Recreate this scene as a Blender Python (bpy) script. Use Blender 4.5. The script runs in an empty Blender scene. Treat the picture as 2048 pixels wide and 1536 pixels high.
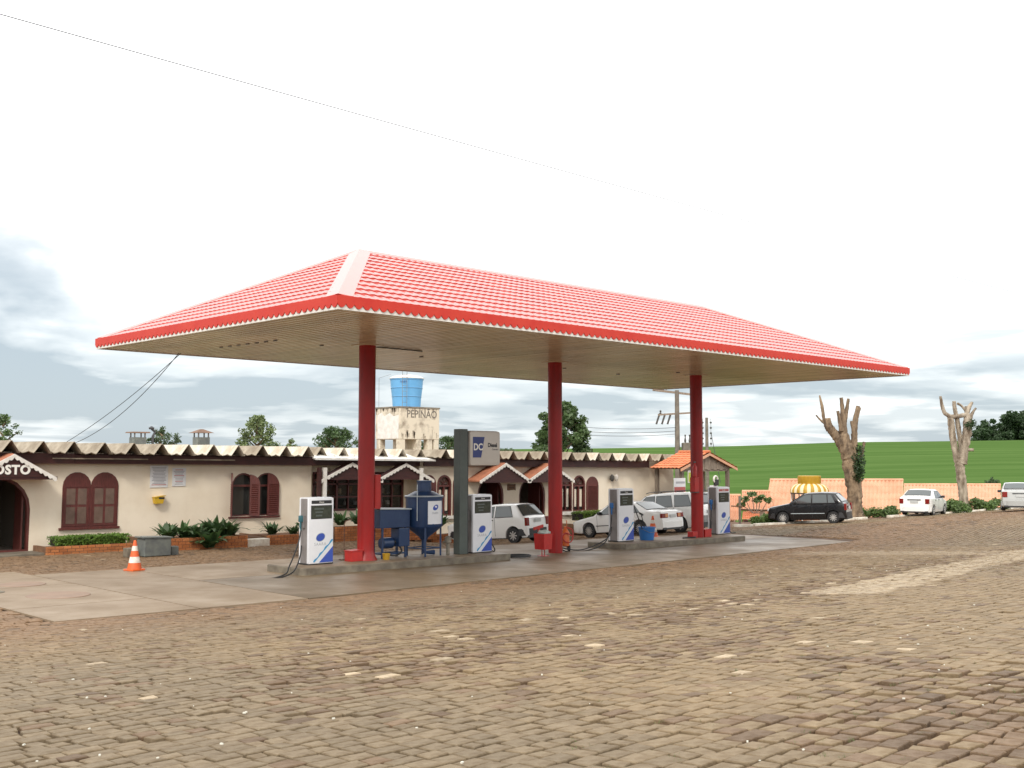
import bpy, bmesh, math, random
import numpy as np
from mathutils import Vector, Matrix
random.seed(7); rng = np.random.default_rng(11)
R = math.radians; PI = math.pi
scene = bpy.context.scene
COL = scene.collection

# ------------------------------------------------------------------ camera
# world axes: X along the canopy (to the right and away), Y across it (to the left and away), Z up
AZ = R(45.4); PITCH = math.atan(149 / 2168.0); CAM = Vector((-17.69, -23.5, 2.9))
FW = Vector((math.cos(AZ), math.sin(AZ), 0)); RT = Vector((math.sin(AZ), -math.cos(AZ), 0))
cd = bpy.data.cameras.new('camera'); cam = bpy.data.objects.new('camera', cd); COL.objects.link(cam)
cam.location = CAM
look = FW * math.cos(PITCH) + Vector((0, 0, 1)) * math.sin(PITCH)
cam.rotation_euler = look.to_track_quat('-Z', 'Y').to_euler()
cd.sensor_width = 36.0; cd.lens = 36.0 * 2168 / 2048; cd.clip_start = 0.1; cd.clip_end = 4000
scene.camera = cam

# ------------------------------------------------------------------ sky
SUN_DIR = Vector((-0.72, -0.50, 0.80)).normalized()       # towards the sun
world = bpy.data.worlds.new('World'); scene.world = world; world.use_nodes = True
wt = world.node_tree; wn = wt.nodes; wl = wt.links; wn.clear()
def WN(t, **k):
    n = wn.new(t)
    for a, b in k.items(): setattr(n, a, b)
    return n
def wmath(op, a, b=None, c=None, clamp=False):
    n = WN('ShaderNodeMath', operation=op, use_clamp=clamp)
    for i, v in enumerate((a, b, c)):
        if v is None: continue
        if isinstance(v, (int, float)): n.inputs[i].default_value = v
        else: wl.new(v, n.inputs[i])
    return n.outputs[0]
def wmr(v, a, b, c, d, smooth=True):
    n = WN('ShaderNodeMapRange', interpolation_type='SMOOTHSTEP' if smooth else 'LINEAR')
    wl.new(v, n.inputs[0])
    for i, q in enumerate((a, b, c, d)): n.inputs[i + 1].default_value = q
    return n.outputs[0]
wout = WN('ShaderNodeOutputWorld'); wbg = WN('ShaderNodeBackground'); wl.new(wbg.outputs[0], wout.inputs[0])
wtc = WN('ShaderNodeTexCoord'); wsx = WN('ShaderNodeSeparateXYZ'); wl.new(wtc.outputs['Generated'], wsx.inputs[0])
dx, dy, dz = wsx.outputs
zz = wmath('ADD', wmath('MAXIMUM', dz, 0.0), 0.09)
wc = WN('ShaderNodeCombineXYZ'); wl.new(wmath('DIVIDE', dx, zz), wc.inputs[0]); wl.new(wmath('DIVIDE', dy, zz), wc.inputs[1])
def wnoise(scale, detail, rough, dist=0.0, off=(0, 0, 0)):
    m = WN('ShaderNodeMapping'); wl.new(wc.outputs[0], m.inputs[0]); m.inputs['Location'].default_value = off
    n = WN('ShaderNodeTexNoise'); n.inputs['Scale'].default_value = scale; n.inputs['Detail'].default_value = detail
    n.inputs['Roughness'].default_value = rough; n.inputs['Distortion'].default_value = dist
    wl.new(m.outputs[0], n.inputs['Vector']); return n.outputs[0]
n1 = wnoise(0.55, 7, 0.52, 0.4, (3.1, 1.7, 0)); n2 = wnoise(1.6, 6, 0.5, 0.3, (9.4, 5.2, 2))
low = wmr(dz, 0.05, 0.19, 1.0, 0.0)                       # the cloud deck is thicker towards the horizon
ldir = (FW * 0.885 - RT * 0.52).normalized()
dl = WN('ShaderNodeVectorMath', operation='DOT_PRODUCT'); wl.new(wtc.outputs['Generated'], dl.inputs[0])
dl.inputs[1].default_value = (ldir.x * 0.985, ldir.y * 0.985, 0.17)
left = wmath('MULTIPLY', wmr(dl.outputs['Value'], 0.94, 0.998, 0.0, 1.0), wmr(dz, 0.20, 0.32, 1.0, 0.0))
pm = WN('ShaderNodeMapping'); wl.new(wtc.outputs['Generated'], pm.inputs[0]); pm.inputs['Scale'].default_value = (1, 1, 2.1); pm.inputs['Location'].default_value = (0.3, 0.1, 0.45)
pn = WN('ShaderNodeTexNoise'); pn.inputs['Scale'].default_value = 3.7; pn.inputs['Detail'].default_value = 6; pn.inputs['Roughness'].default_value = 0.5; wl.new(pm.outputs[0], pn.inputs['Vector'])
puff = wmr(pn.outputs[0], 0.42, 0.60, 0.0, 1.0)
c1 = wmr(n1, 0.42, 0.60, 0.0, 1.0); c2 = wmr(n2, 0.42, 0.62, 0.0, 1.0)
cc = wmath('ADD', wmath('MULTIPLY', c1, 0.6), wmath('MULTIPLY', c2, 0.55))
dark = wmath('ADD', wmath('MULTIPLY', low, wmath('ADD', wmath('ADD', wmath('MULTIPLY', cc, 0.58), wmath('MULTIPLY', puff, 0.24)), 0.40)),
             wmath('MULTIPLY', left, wmath('ADD', wmath('ADD', wmath('MULTIPLY', puff, 0.66), wmath('MULTIPLY', c1, 0.25)), 0.10)), clamp=True)
ramp = WN('ShaderNodeValToRGB'); wl.new(dark, ramp.inputs[0])
cr = ramp.color_ramp; cr.elements[0].position = 0.0; cr.elements[0].color = (1.0, 1.0, 0.985, 1)
cr.elements[1].position = 1.0; cr.elements[1].color = (0.28, 0.325, 0.36, 1)
e = cr.elements.new(0.22); e.color = (0.78, 0.79, 0.79, 1)
e = cr.elements.new(0.55); e.color = (0.49, 0.52, 0.535, 1)
sky = WN('ShaderNodeTexSky', sky_type='NISHITA'); sky.sun_disc = False
sky.sun_elevation = math.asin(SUN_DIR.z); sky.sun_rotation = math.atan2(SUN_DIR.x, SUN_DIR.y)
wscale = WN('ShaderNodeMix', data_type='RGBA', blend_type='MULTIPLY'); wscale.inputs['Factor'].default_value = 1
wl.new(ramp.outputs[0], wscale.inputs['A']); wscale.inputs['B'].default_value = (11.0, 11.0, 11.0, 1)
wmix = WN('ShaderNodeMix', data_type='RGBA'); wmix.inputs['Factor'].default_value = 0.9
wl.new(sky.outputs[0], wmix.inputs['A']); wl.new(wscale.outputs['Result'], wmix.inputs['B'])
wl.new(wmix.outputs['Result'], wbg.inputs[0]); wbg.inputs[1].default_value = 0.12
sd = bpy.data.lights.new('sun', 'SUN'); sd.energy = 1.5; sd.angle = R(11); sd.color = (1.0, 0.94, 0.84)
so = bpy.data.objects.new('sun', sd); COL.objects.link(so); so.rotation_euler = SUN_DIR.to_track_quat('Z', 'Y').to_euler(); so.location = (0, 0, 60)
vs = scene.view_settings; vs.view_transform = 'Standard'; vs.look = 'None'; vs.exposure = 0.56; vs.gamma = 1.0; vs.use_curve_mapping = False

# ------------------------------------------------------------------ materials
MATS = {}
def mat(name, col, rough=0.6, col2=None, scale=6.0, bump=0.0, bscale=None, metal=0.0, spec=0.5, coat=0.0, detail=4, stretch=(1, 1, 1), lo=0.35, hi=0.65, attr=None, rvar=0.0, trans=0.0, alpha=1.0, ovar=0.0):
    m = bpy.data.materials.new(name); m.use_nodes = True; nt = m.node_tree; N = nt.nodes; L = nt.links
    b = N['Principled BSDF']; b.inputs['Roughness'].default_value = rough; b.inputs['Metallic'].default_value = metal
    b.inputs['Specular IOR Level'].default_value = spec; b.inputs['Coat Weight'].default_value = coat; b.inputs['Coat Roughness'].default_value = 0.06
    b.inputs['Base Color'].default_value = (*col, 1)
    tc = N.new('ShaderNodeTexCoord'); mp = N.new('ShaderNodeMapping'); L.new(tc.outputs['Object'], mp.inputs[0]); mp.inputs['Scale'].default_value = stretch
    base = None
    if attr:
        a = N.new('ShaderNodeAttribute'); a.attribute_name = attr; base = a.outputs['Color']
    if col2 is not None or attr:
        n = N.new('ShaderNodeTexNoise'); n.inputs['Scale'].default_value = scale; n.inputs['Detail'].default_value = detail; n.inputs['Roughness'].default_value = 0.6
        L.new(mp.outputs[0], n.inputs['Vector'])
        r = N.new('ShaderNodeMapRange'); r.inputs[1].default_value = lo; r.inputs[2].default_value = hi; L.new(n.outputs[0], r.inputs[0])
        mx = N.new('ShaderNodeMix'); mx.data_type = 'RGBA'; L.new(r.outputs[0], mx.inputs['Factor'])
        if attr:
            mx.blend_type = 'MULTIPLY'; L.new(base, mx.inputs['A']); mx.inputs['B'].default_value = (*(col2 or (0.7, 0.7, 0.7)), 1)
        else:
            mx.inputs['A'].default_value = (*col, 1); mx.inputs['B'].default_value = (*col2, 1)
        L.new(mx.outputs['Result'], b.inputs['Base Color'])
        if rvar:
            rr = N.new('ShaderNodeMapRange'); L.new(n.outputs[0], rr.inputs[0]); rr.inputs[1].default_value = 0.3; rr.inputs[2].default_value = 0.7
            rr.inputs[3].default_value = rough - rvar; rr.inputs[4].default_value = rough + rvar; L.new(rr.outputs[0], b.inputs['Roughness'])
    if bump:
        n2 = N.new('ShaderNodeTexNoise'); n2.inputs['Scale'].default_value = bscale or scale * 3; n2.inputs['Detail'].default_value = 5
        L.new(mp.outputs[0], n2.inputs['Vector'])
        bp = N.new('ShaderNodeBump'); bp.inputs['Strength'].default_value = bump; bp.inputs['Distance'].default_value = 0.02
        L.new(n2.outputs[0], bp.inputs['Height']); L.new(bp.outputs[0], b.inputs['Normal'])
    if trans:
        tb = N.new('ShaderNodeBsdfTranslucent'); tb.inputs[0].default_value = (*[min(1, c * 1.5) for c in col], 1)
        ms = N.new('ShaderNodeMixShader'); ms.inputs[0].default_value = trans
        L.new(b.outputs[0], ms.inputs[1]); L.new(tb.outputs[0], ms.inputs[2]); L.new(ms.outputs[0], N['Material Output'].inputs[0])
    if ovar:                                                # a little difference from piece to piece
        oi = N.new('ShaderNodeObjectInfo'); hv = N.new('ShaderNodeHueSaturation'); mr = N.new('ShaderNodeMapRange'); L.new(oi.outputs['Random'], mr.inputs[0]); mr.inputs[3].default_value = 1 - ovar; mr.inputs[4].default_value = 1 + ovar
        L.new(mr.outputs[0], hv.inputs['Value']); src = b.inputs['Base Color'].links[0].from_socket; L.new(src, hv.inputs['Color']); L.new(hv.outputs[0], b.inputs['Base Color'])
    if alpha < 1: b.inputs['Alpha'].default_value = alpha
    MATS[name] = m; return m
mat('soil', (0.19, 0.105, 0.06), 0.9, (0.12, 0.065, 0.04), 1.2, 0.5, 18)
mat('joint', (0.125, 0.074, 0.042), 0.95, (0.06, 0.036, 0.022), 2.0, 0.5, 40)
mat('stone', (0.25, 0.22, 0.18), 0.72, (0.74, 0.70, 0.66), 9, 0.45, 45, attr='tint', spec=0.35, rvar=0.10)
mat('concrete', (0.270, 0.195, 0.122), 0.55, (0.195, 0.138, 0.085), 0.7, 0.15, 60, ovar=0.06, spec=0.5, rvar=0.16, detail=8)
mat('concrete_wet', (0.190, 0.134, 0.076), 0.48, (0.120, 0.084, 0.048), 0.55, 0.12, 60, spec=0.5, rvar=0.14, detail=8)
mat('concrete_old', (0.205, 0.175, 0.13), 0.75, (0.115, 0.095, 0.07), 3.0, 0.35, 40)
mat('kerb_white', (0.80, 0.76, 0.66), 0.8, (0.58, 0.50, 0.40), 5, 0.3, 30)
mat('plaster', (0.84, 0.745, 0.60), 0.85, (0.72, 0.61, 0.465), 0.8, 0.12, 70, detail=9, lo=0.42, hi=0.78)
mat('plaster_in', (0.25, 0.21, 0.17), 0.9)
mat('brown', (0.058, 0.014, 0.011), 0.55, (0.036, 0.010, 0.009), 4, 0.1, 40, stretch=(1, 1, 6))
mat('brown_wood', (0.135, 0.032, 0.026), 0.45, (0.085, 0.022, 0.018), 5, 0.15, 30, stretch=(6, 6, 1))
mat('pane_blind', (0.17, 0.11, 0.085), 0.25, (0.13, 0.085, 0.065), 3, spec=0.6)
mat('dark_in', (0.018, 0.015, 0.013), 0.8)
mat('glass_dark', (0.035, 0.036, 0.034), 0.06, spec=0.6)
mat('white_trim', (0.80, 0.77, 0.72), 0.55, (0.66, 0.62, 0.56), 4)
mat('white_metal', (0.82, 0.81, 0.78), 0.4, (0.70, 0.68, 0.63), 2.5)
mat('fibre_cement', (0.40, 0.345, 0.265), 0.85, (0.22, 0.175, 0.125), 2.2, 0.3, 35, detail=7)
mat('fibre_cement_pale', (0.66, 0.62, 0.54), 0.8, (0.46, 0.38, 0.28), 2.6, 0.2, 35, detail=7)
mat('red_paint', (0.55, 0.042, 0.022), 0.5, (0.51, 0.028, 0.016), 2, spec=0.3)
mat('red_roof', (0.60, 0.075, 0.05), 0.36, (0.46, 0.05, 0.036), 1.3, spec=0.7, coat=0.55, ovar=0.10)
mat('red_cap', (0.60, 0.13, 0.10), 0.36, (0.56, 0.12, 0.095), 1.5, spec=0.7, coat=0.4)
mat('red_column', (0.34, 0.013, 0.012), 0.38, (0.21, 0.014, 0.013), 2.4, 0.05, 60, lo=0.42, hi=0.72, detail=8, spec=0.35, stretch=(1, 1, 0.3))
mat('red_box', (0.45, 0.018, 0.014), 0.45, (0.37, 0.016, 0.013), 5)
mat('soffit', (0.70, 0.56, 0.40), 0.28, (0.47, 0.35, 0.23), 0.45, ovar=0.13, spec=0.5, detail=6, stretch=(1, 0.5, 1))
mat('pump_white', (0.74, 0.75, 0.78), 0.28, (0.68, 0.69, 0.72), 2, spec=0.5)
mat('pump_grey', (0.23, 0.21, 0.205), 0.45, (0.18, 0.165, 0.16), 3)
mat('display', (0.035, 0.042, 0.035), 0.12, (0.055, 0.065, 0.052), 7, spec=0.5)
mat('black_plastic', (0.022, 0.022, 0.024), 0.4)
mat('rubber', (0.020, 0.020, 0.021), 0.6)
mat('logo_blue', (0.035, 0.075, 0.36), 0.35)
mat('cyan', (0.045, 0.27, 0.50), 0.35)
mat('silver_ring', (0.42, 0.47, 0.50), 0.35)
mat('grey_text', (0.40, 0.42, 0.45), 0.5)
mat('teal', (0.03, 0.115, 0.14), 0.4)
mat('blue_plastic', (0.02, 0.13, 0.38), 0.4)
mat('navy_paint', (0.010, 0.032, 0.095), 0.36, (0.018, 0.045, 0.115), 3, 0.05, 30, spec=0.5)
mat('sign_green_grey', (0.080, 0.098, 0.088), 0.4, (0.065, 0.08, 0.072), 3)
mat('sign_face', (0.60, 0.56, 0.51), 0.35, (0.56, 0.52, 0.47), 2)
mat('sign_blue', (0.03, 0.05, 0.20), 0.4)
mat('print_black', (0.03, 0.03, 0.035), 0.5)
mat('print_white', (0.80, 0.78, 0.72), 0.5)
mat('print_red', (0.42, 0.10, 0.09), 0.5)
mat('print_grey', (0.36, 0.36, 0.38), 0.6)
mat('paper', (0.74, 0.74, 0.74), 0.6, (0.68, 0.68, 0.70), 5)
mat('yellow_paint', (0.62, 0.40, 0.02), 0.4, (0.55, 0.33, 0.02), 4)
mat('mustard', (0.46, 0.27, 0.015), 0.5, (0.38, 0.215, 0.015), 4)
mat('cream_stripe', (0.78, 0.62, 0.40), 0.5)
mat('brick', (0.47, 0.165, 0.050), 0.8, (0.33, 0.105, 0.035), 7, 0.3, 40, ovar=0.18)
mat('brick_b', (0.53, 0.205, 0.07), 0.8, (0.38, 0.13, 0.045), 7, 0.3, 40, ovar=0.18)
mat('mortar', (0.24, 0.13, 0.07), 0.9, (0.16, 0.085, 0.05), 5)
mat('grey_paint', (0.17, 0.185, 0.165), 0.6, (0.11, 0.12, 0.12), 4, 0.15, 30)
mat('cone_orange', (0.72, 0.12, 0.02), 0.45, (0.60, 0.095, 0.02), 9)
mat('cone_white', (0.78, 0.74, 0.68), 0.45, (0.60, 0.55, 0.48), 9)
mat('car_white', (0.86, 0.86, 0.84), 0.22, (0.84, 0.835, 0.81), 1.5, spec=0.5, coat=0.6)
mat('car_black', (0.008, 0.009, 0.011), 0.22, spec=0.5, coat=0.35)
mat('car_silver', (0.46, 0.46, 0.44), 0.25, (0.43, 0.43, 0.41), 2, metal=0.35, coat=0.7)
mat('car_glass', (0.050, 0.062, 0.062), 0.05, spec=0.9)
mat('car_trim', (0.028, 0.028, 0.030), 0.5)
mat('tail_red', (0.24, 0.014, 0.008), 0.25, (0.15, 0.010, 0.007), 9, spec=0.4)
mat('lamp_clear', (0.62, 0.62, 0.60), 0.1, coat=1.0)
mat('tail_amber', (0.60, 0.20, 0.02), 0.15, coat=1.0)
mat('alloy', (0.58, 0.57, 0.55), 0.3, metal=0.5)
mat('chrome', (0.55, 0.55, 0.55), 0.2, metal=0.9)
mat('plate', (0.50, 0.51, 0.50), 0.4)
mat('clay', (0.58, 0.20, 0.085), 0.75, (0.46, 0.145, 0.06), 2.2, 0.15, 20, detail=7, ovar=0.12)
mat('clay_pale', (0.66, 0.38, 0.245), 0.9, (0.56, 0.295, 0.18), 1.1, 0.12, 20, detail=7)
mat('wood_grey', (0.25, 0.20, 0.155), 0.8, (0.16, 0.125, 0.095), 4, 0.3, 25, stretch=(5, 5, 1), ovar=0.2)
mat('wood_brown', (0.21, 0.115, 0.06), 0.7, (0.14, 0.075, 0.04), 4, 0.2, 25)
mat('bark', (0.30, 0.215, 0.135), 0.9, (0.075, 0.05, 0.033), 4.5, 0.9, 9, stretch=(1, 1, 0.35), detail=7)
mat('bark_pale', (0.44, 0.375, 0.29), 0.85, (0.12, 0.085, 0.055), 4.0, 0.8, 9, stretch=(1, 1, 0.3), detail=7)
mat('leaf', (0.055, 0.105, 0.032), 0.55, attr='tint', col2=(0.75, 0.8, 0.7), scale=2, trans=0.25)
mat('hill_crop', (0.054, 0.106, 0.026), 1.0, (0.092, 0.152, 0.045), 0.05, 0.0, 0.8, detail=10, spec=0.0, lo=0.38, hi=0.62)
mat('tank_blue', (0.155, 0.42, 0.72), 0.4, (0.125, 0.37, 0.66), 1.5, spec=0.5)
mat('tank_line', (0.10, 0.25, 0.42), 0.5)
mat('weathered', (0.66, 0.59, 0.47), 0.85, (0.30, 0.25, 0.19), 1.9, 0.25, 25, detail=9, lo=0.50, hi=0.70)
mat('weathered_dark', (0.27, 0.24, 0.19), 0.9, (0.13, 0.115, 0.09), 4, 0.3, 30)
mat('faded_paint', (0.12, 0.11, 0.10), 0.8, (0.24, 0.21, 0.17), 9)
mat('pole_concrete', (0.20, 0.175, 0.14), 0.8, (0.13, 0.112, 0.09), 3, 0.2, 30)
mat('insulator', (0.07, 0.065, 0.06), 0.4)
mat('cable', (0.05, 0.05, 0.055), 0.6)
mat('metal_grey', (0.26, 0.26, 0.26), 0.45, (0.18, 0.17, 0.16), 6, metal=0.3)
mat('sack', (0.42, 0.46, 0.42), 0.35, (0.30, 0.33, 0.30), 9)
mat('orange_paint', (0.62, 0.13, 0.02), 0.45, (0.5, 0.1, 0.02), 8)
mat('shop_glass', (0.03, 0.035, 0.03), 0.05, spec=0.6, alpha=0.35)
mat('rust', (0.20, 0.115, 0.075), 0.8, (0.13, 0.075, 0.05), 6)
mat('lime', (0.38, 0.42, 0.05), 0.5)
mat('soffit_gap', (0.10, 0.078, 0.05), 0.8)
mat('grime', (0.40, 0.34, 0.26), 0.9, (0.25, 0.21, 0.16), 8)
mat('clay_dull', (0.40, 0.155, 0.08), 0.8, (0.29, 0.11, 0.06), 2.5, 0.15, 20, detail=7)
mat('chip', (0.62, 0.60, 0.52), 0.8)

def crop_rows():                                            # rows of the crop run across the slope
    nt = MATS['hill_crop'].node_tree; mp = [n for n in nt.nodes if n.type == 'MAPPING'][0]; mp.vector_type = 'TEXTURE'
    mp.inputs['Rotation'].default_value = (0, 0, AZ + R(4)); mp.inputs['Scale'].default_value = (1, 11, 1)
    nz = [n for n in nt.nodes if n.type == 'TEX_NOISE'][0]; nz.inputs['Scale'].default_value = 0.11; nz.inputs['Detail'].default_value = 8; nz.inputs['Roughness'].default_value = 0.75
crop_rows()

# ------------------------------------------------------------------ mesh building
class MB:
    def __init__(s): s.v = []; s.f = []; s.m = []
    def add(s, vs, fs, mi=0):
        o = len(s.v); s.v += [tuple(p) for p in vs]; s.f += [tuple(i + o for i in f) for f in fs]; s.m += [mi] * len(fs); return s
    def box(s, c, d, rz=0, rx=0, ry=0, mi=0, taper=1.0):
        hx, hy, hz = d[0] / 2, d[1] / 2, d[2] / 2
        M = Matrix.Rotation(rz, 3, 'Z') @ Matrix.Rotation(ry, 3, 'Y') @ Matrix.Rotation(rx, 3, 'X')
        vs = []
        for z in (-hz, hz):
            k = taper if z > 0 else 1
            for x, y in ((-hx, -hy), (hx, -hy), (hx, hy), (-hx, hy)): vs.append(Vector(c) + M @ Vector((x * k, y * k, z)))
        return s.add(vs, [(3, 2, 1, 0), (4, 5, 6, 7), (0, 1, 5, 4), (1, 2, 6, 5), (2, 3, 7, 6), (3, 0, 4, 7)], mi)
    def bbox(s, x0, x1, y0, y1, z0, z1, mi=0): return s.box(((x0 + x1) / 2, (y0 + y1) / 2, (z0 + z1) / 2), (x1 - x0, y1 - y0, z1 - z0), mi=mi)
    def rbox(s, x0, x1, y0, y1, z0, z1, r=0.02, mi=0):      # box with chamfered edges
        bm = bmesh.new(); M = Matrix.Translation(((x0 + x1) / 2, (y0 + y1) / 2, (z0 + z1) / 2)) @ Matrix.Diagonal((x1 - x0, y1 - y0, z1 - z0, 1))
        bmesh.ops.create_cube(bm, size=1, matrix=M)
        bmesh.ops.bevel(bm, geom=bm.edges[:] + bm.verts[:], offset=r, segments=2, affect='EDGES', profile=0.6)
        bm.verts.index_update(); s.add([v.co[:] for v in bm.verts], [[v.index for v in f.verts] for f in bm.faces], mi); bm.free(); return s
    def tube(s, path, r, n=8, caps=True, mi=0, jit=0.0):
        path = [Vector(p) for p in path]; rs = r if isinstance(r, (list, tuple)) else [r] * len(path)
        vs = []; fs = []; up = None
        for i, p in enumerate(path):
            t = (path[min(i + 1, len(path) - 1)] - path[max(i - 1, 0)]).normalized()
            if up is None:
                a = Vector((0, 0, 1)) if abs(t.z) < 0.9 else Vector((1, 0, 0)); up = (a - t * a.dot(t)).normalized()
            else:
                up = (up - t * up.dot(t)).normalized()
            b = t.cross(up)
            for k in range(n):
                an = 2 * PI * k / n; q = rs[i] * (1 + (random.uniform(-jit, jit) if jit else 0))
                vs.append(p + up * math.cos(an) * q + b * math.sin(an) * q)
        for i in range(len(path) - 1):
            for k in range(n): fs.append((i * n + k, i * n + (k + 1) % n, (i + 1) * n + (k + 1) % n, (i + 1) * n + k))
        if caps: fs += [tuple(range(n - 1, -1, -1)), tuple((len(path) - 1) * n + k for k in range(n))]
        return s.add(vs, fs, mi)
    def lathe(s, prof, n=24, c=(0, 0, 0), mi=0, axis='Z', capb=True, capt=True):
        vs = []; fs = []
        for r, z in prof:
            for k in range(n):
                a = 2 * PI * k / n; p = (r * math.cos(a), r * math.sin(a), z)
                if axis == 'Y': p = (p[0], p[2], p[1])
                if axis == 'X': p = (p[2], p[0], p[1])
                vs.append((p[0] + c[0], p[1] + c[1], p[2] + c[2]))
        for i in range(len(prof) - 1):
            for k in range(n): fs.append((i * n + k, i * n + (k + 1) % n, (i + 1) * n + (k + 1) % n, (i + 1) * n + k))
        if capb: fs.append(tuple(range(n - 1, -1, -1)))
        if capt: fs.append(tuple((len(prof) - 1) * n + k for k in range(n)))
        return s.add(vs, fs, mi)
    def prism(s, poly, y0, y1, mi=0, f=None):               # polygon in (x, z) pushed from y0 to y1; f maps (x,y,z)
        f = f or (lambda x, y, z: (x, y, z)); n = len(poly)
        vs = [f(x, y0, z) for x, z in poly] + [f(x, y1, z) for x, z in poly]
        fs = [tuple(range(n)), tuple(range(2 * n - 1, n - 1, -1))] + [(i, n + i, n + (i + 1) % n, (i + 1) % n) for i in range(n)]
        return s.add(vs, fs, mi)
    def quad(s, a, b, c, d, mi=0): return s.add([a, b, c, d], [(0, 1, 2, 3)], mi)
    def build(s, name, ms, parent=None, smooth=False, angle=None, loc=None):
        me = bpy.data.meshes.new(name); me.from_pydata(s.v, [], s.f)
        ms = ms if isinstance(ms, (list, tuple)) else [ms]
        for m in ms: me.materials.append(MATS[m])
        if len(ms) > 1: me.polygons.foreach_set('material_index', s.m)
        bm = bmesh.new(); bm.from_mesh(me); bmesh.ops.recalc_face_normals(bm, faces=bm.faces); bm.to_mesh(me); bm.free()
        if smooth:
            me.polygons.foreach_set('use_smooth', [True] * len(me.polygons)); me.set_sharp_from_angle(angle=R(angle or 38))
        me.update(); return link(name, me, parent, loc)
def link(name, me, parent=None, loc=None, rz=0):
    o = bpy.data.objects.new(name, me); COL.objects.link(o); o.parent = parent
    if loc is not None: o.location = loc
    if rz: o.rotation_euler = (0, 0, rz)
    return o
def tag(o, label, cat, group=None):
    o['label'] = label; o['category'] = cat
    if group: o['group'] = group
    return o
def thing(name, label, cat, loc=(0, 0, 0), rz=0, group=None):
    o = link(name, None, None, loc, rz); return tag(o, label, cat, group)
def struct(o): o['kind'] = 'structure'; return o
def text(name, s, size, m, parent, loc, rot, ext=0.003, sx=1.0, align='CENTER', bold=0.0, space=1.0):
    cu = bpy.data.curves.new(name, 'FONT'); cu.body = s; cu.size = size; cu.extrude = ext; cu.align_x = align; cu.align_y = 'CENTER'; cu.offset = bold; cu.resolution_u = 3; cu.space_character = space
    t = bpy.data.objects.new('t', cu); COL.objects.link(t); bpy.context.view_layer.update()
    me = bpy.data.meshes.new_from_object(t.evaluated_get(bpy.context.evaluated_depsgraph_get()))
    bpy.data.objects.remove(t); bpy.data.curves.remove(cu)
    me.materials.clear(); me.materials.append(MATS[m])
    o = link(name, me, parent, loc); o.rotation_euler = rot; o.scale = (sx, 1, 1); return o
def dup(root, loc, rz, label=None, cat=None, group=None):
    r = root.copy(); COL.objects.link(r); r.location = loc; r.rotation_euler = (0, 0, rz)
    if label: r['label'] = label
    if group: r['group'] = group
    def rec(a, b):
        for ch in a.children:
            c = ch.copy(); COL.objects.link(c); c.parent = b; rec(ch, c)
    rec(root, r); return r
def px(x, y, d):                                            # picture coordinates and a depth in metres -> a point of the place
    U = Vector((0, 0, 1)) * math.cos(PITCH) - FW * math.sin(PITCH)
    return CAM + (look + RT * ((x - 1024) / 2168) - U * ((y - 768) / 2168)) * d
# ------------------------------------------------------------------ terrain
def sst(a, b, x):
    t = np.clip((x - a) / (b - a), 0, 1); return t * t * (3 - 2 * t)
KX = np.array([-50, 22.5, 24.8, 27.1, 32.9, 37.6, 42.0, 48.0, 60.0, 120.0]); KY = np.array([10.2, 10.2, 4.58, 4.44, 3.62, 3.24, 2.45, 2.09, 1.3, -3.0])
SL = 0.010
def G(x, y):                                                # height of the paved surface
    x = np.asarray(x, float); y = np.asarray(y, float)
    t = sst(18, 27, x)
    gl = -SL * np.clip(x, -14, 20) + 0.064 * np.maximum(0, -4.8 - y)
    gl = gl - 0.085 * np.clip(y - 3.8, 0, 4.2) * sst(6, 12, x)
    lin = np.where(y > -3, 0.05 - 0.088 * y, 0.314 + 0.05 * (-3 - y))
    gr = -0.22 + np.logaddexp(0, (lin + 0.22) * 14) / 14
    return gl * (1 - t) + gr * t
def GT(x, y):                                               # terrain: falls away behind the kerb on the right
    x = np.asarray(x, float); y = np.asarray(y, float); yk = np.interp(x, KX, KY)
    drop = sst(29, 34, x) * sst(1.7, 6.5, y - yk) * 2.9 + sst(12, 30, y) * 1.6
    return G(x, y) - drop
def g(x, y): return float(G(x, y))
def vnoise(x, y, s, seed):                                  # smooth value noise
    x = np.asarray(x, float) / s; y = np.asarray(y, float) / s; xi = np.floor(x).astype(int); yi = np.floor(y).astype(int); fx = x - xi; fy = y - yi
    fx = fx * fx * (3 - 2 * fx); fy = fy * fy * (3 - 2 * fy)
    def h(i, j):
        n = (i * 374761393 + j * 668265263 + seed * 1442695041) & 0x7fffffff; n = (n ^ (n >> 13)) * 1274126177 & 0x7fffffff
        return ((n ^ (n >> 16)) & 0xffff) / 65535.0
    return (h(xi, yi) * (1 - fx) + h(xi + 1, yi) * fx) * (1 - fy) + (h(xi, yi + 1) * (1 - fx) + h(xi + 1, yi + 1) * fx) * fy
def cam_xy(d, l): return CAM.x + FW.x * d + RT.x * l, CAM.y + FW.y * d + RT.y * l
def sheet(name, us, vs_, fn, m, keep=None):
    U, V = np.meshgrid(us, vs_, indexing='ij'); X, Y, Z = fn(U, V); n, k = U.shape
    co = np.stack([X, Y, Z], -1).reshape(-1, 3); idx = np.arange(n * k).reshape(n, k)
    q = np.stack([idx[:-1, :-1], idx[1:, :-1], idx[1:, 1:], idx[:-1, 1:]], -1)
    if keep is not None: q = q[keep(X, Y)]
    q = q.reshape(-1, 4)
    me = bpy.data.meshes.new(name); me.from_pydata(co.tolist(), [], q.tolist()); me.materials.append(MATS[m])
    me.polygons.foreach_set('use_smooth', [True] * len(me.polygons)); me.update()
    if len(me.polygons) and me.polygons[0].normal.z < 0: me.flip_normals()
    return struct(link(name, me))
def gfn(d, l):
    X, Y = cam_xy(d, l); return X, Y, GT(X, Y) - 0.07 - 2.0 * sst(70, 95, d)
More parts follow.
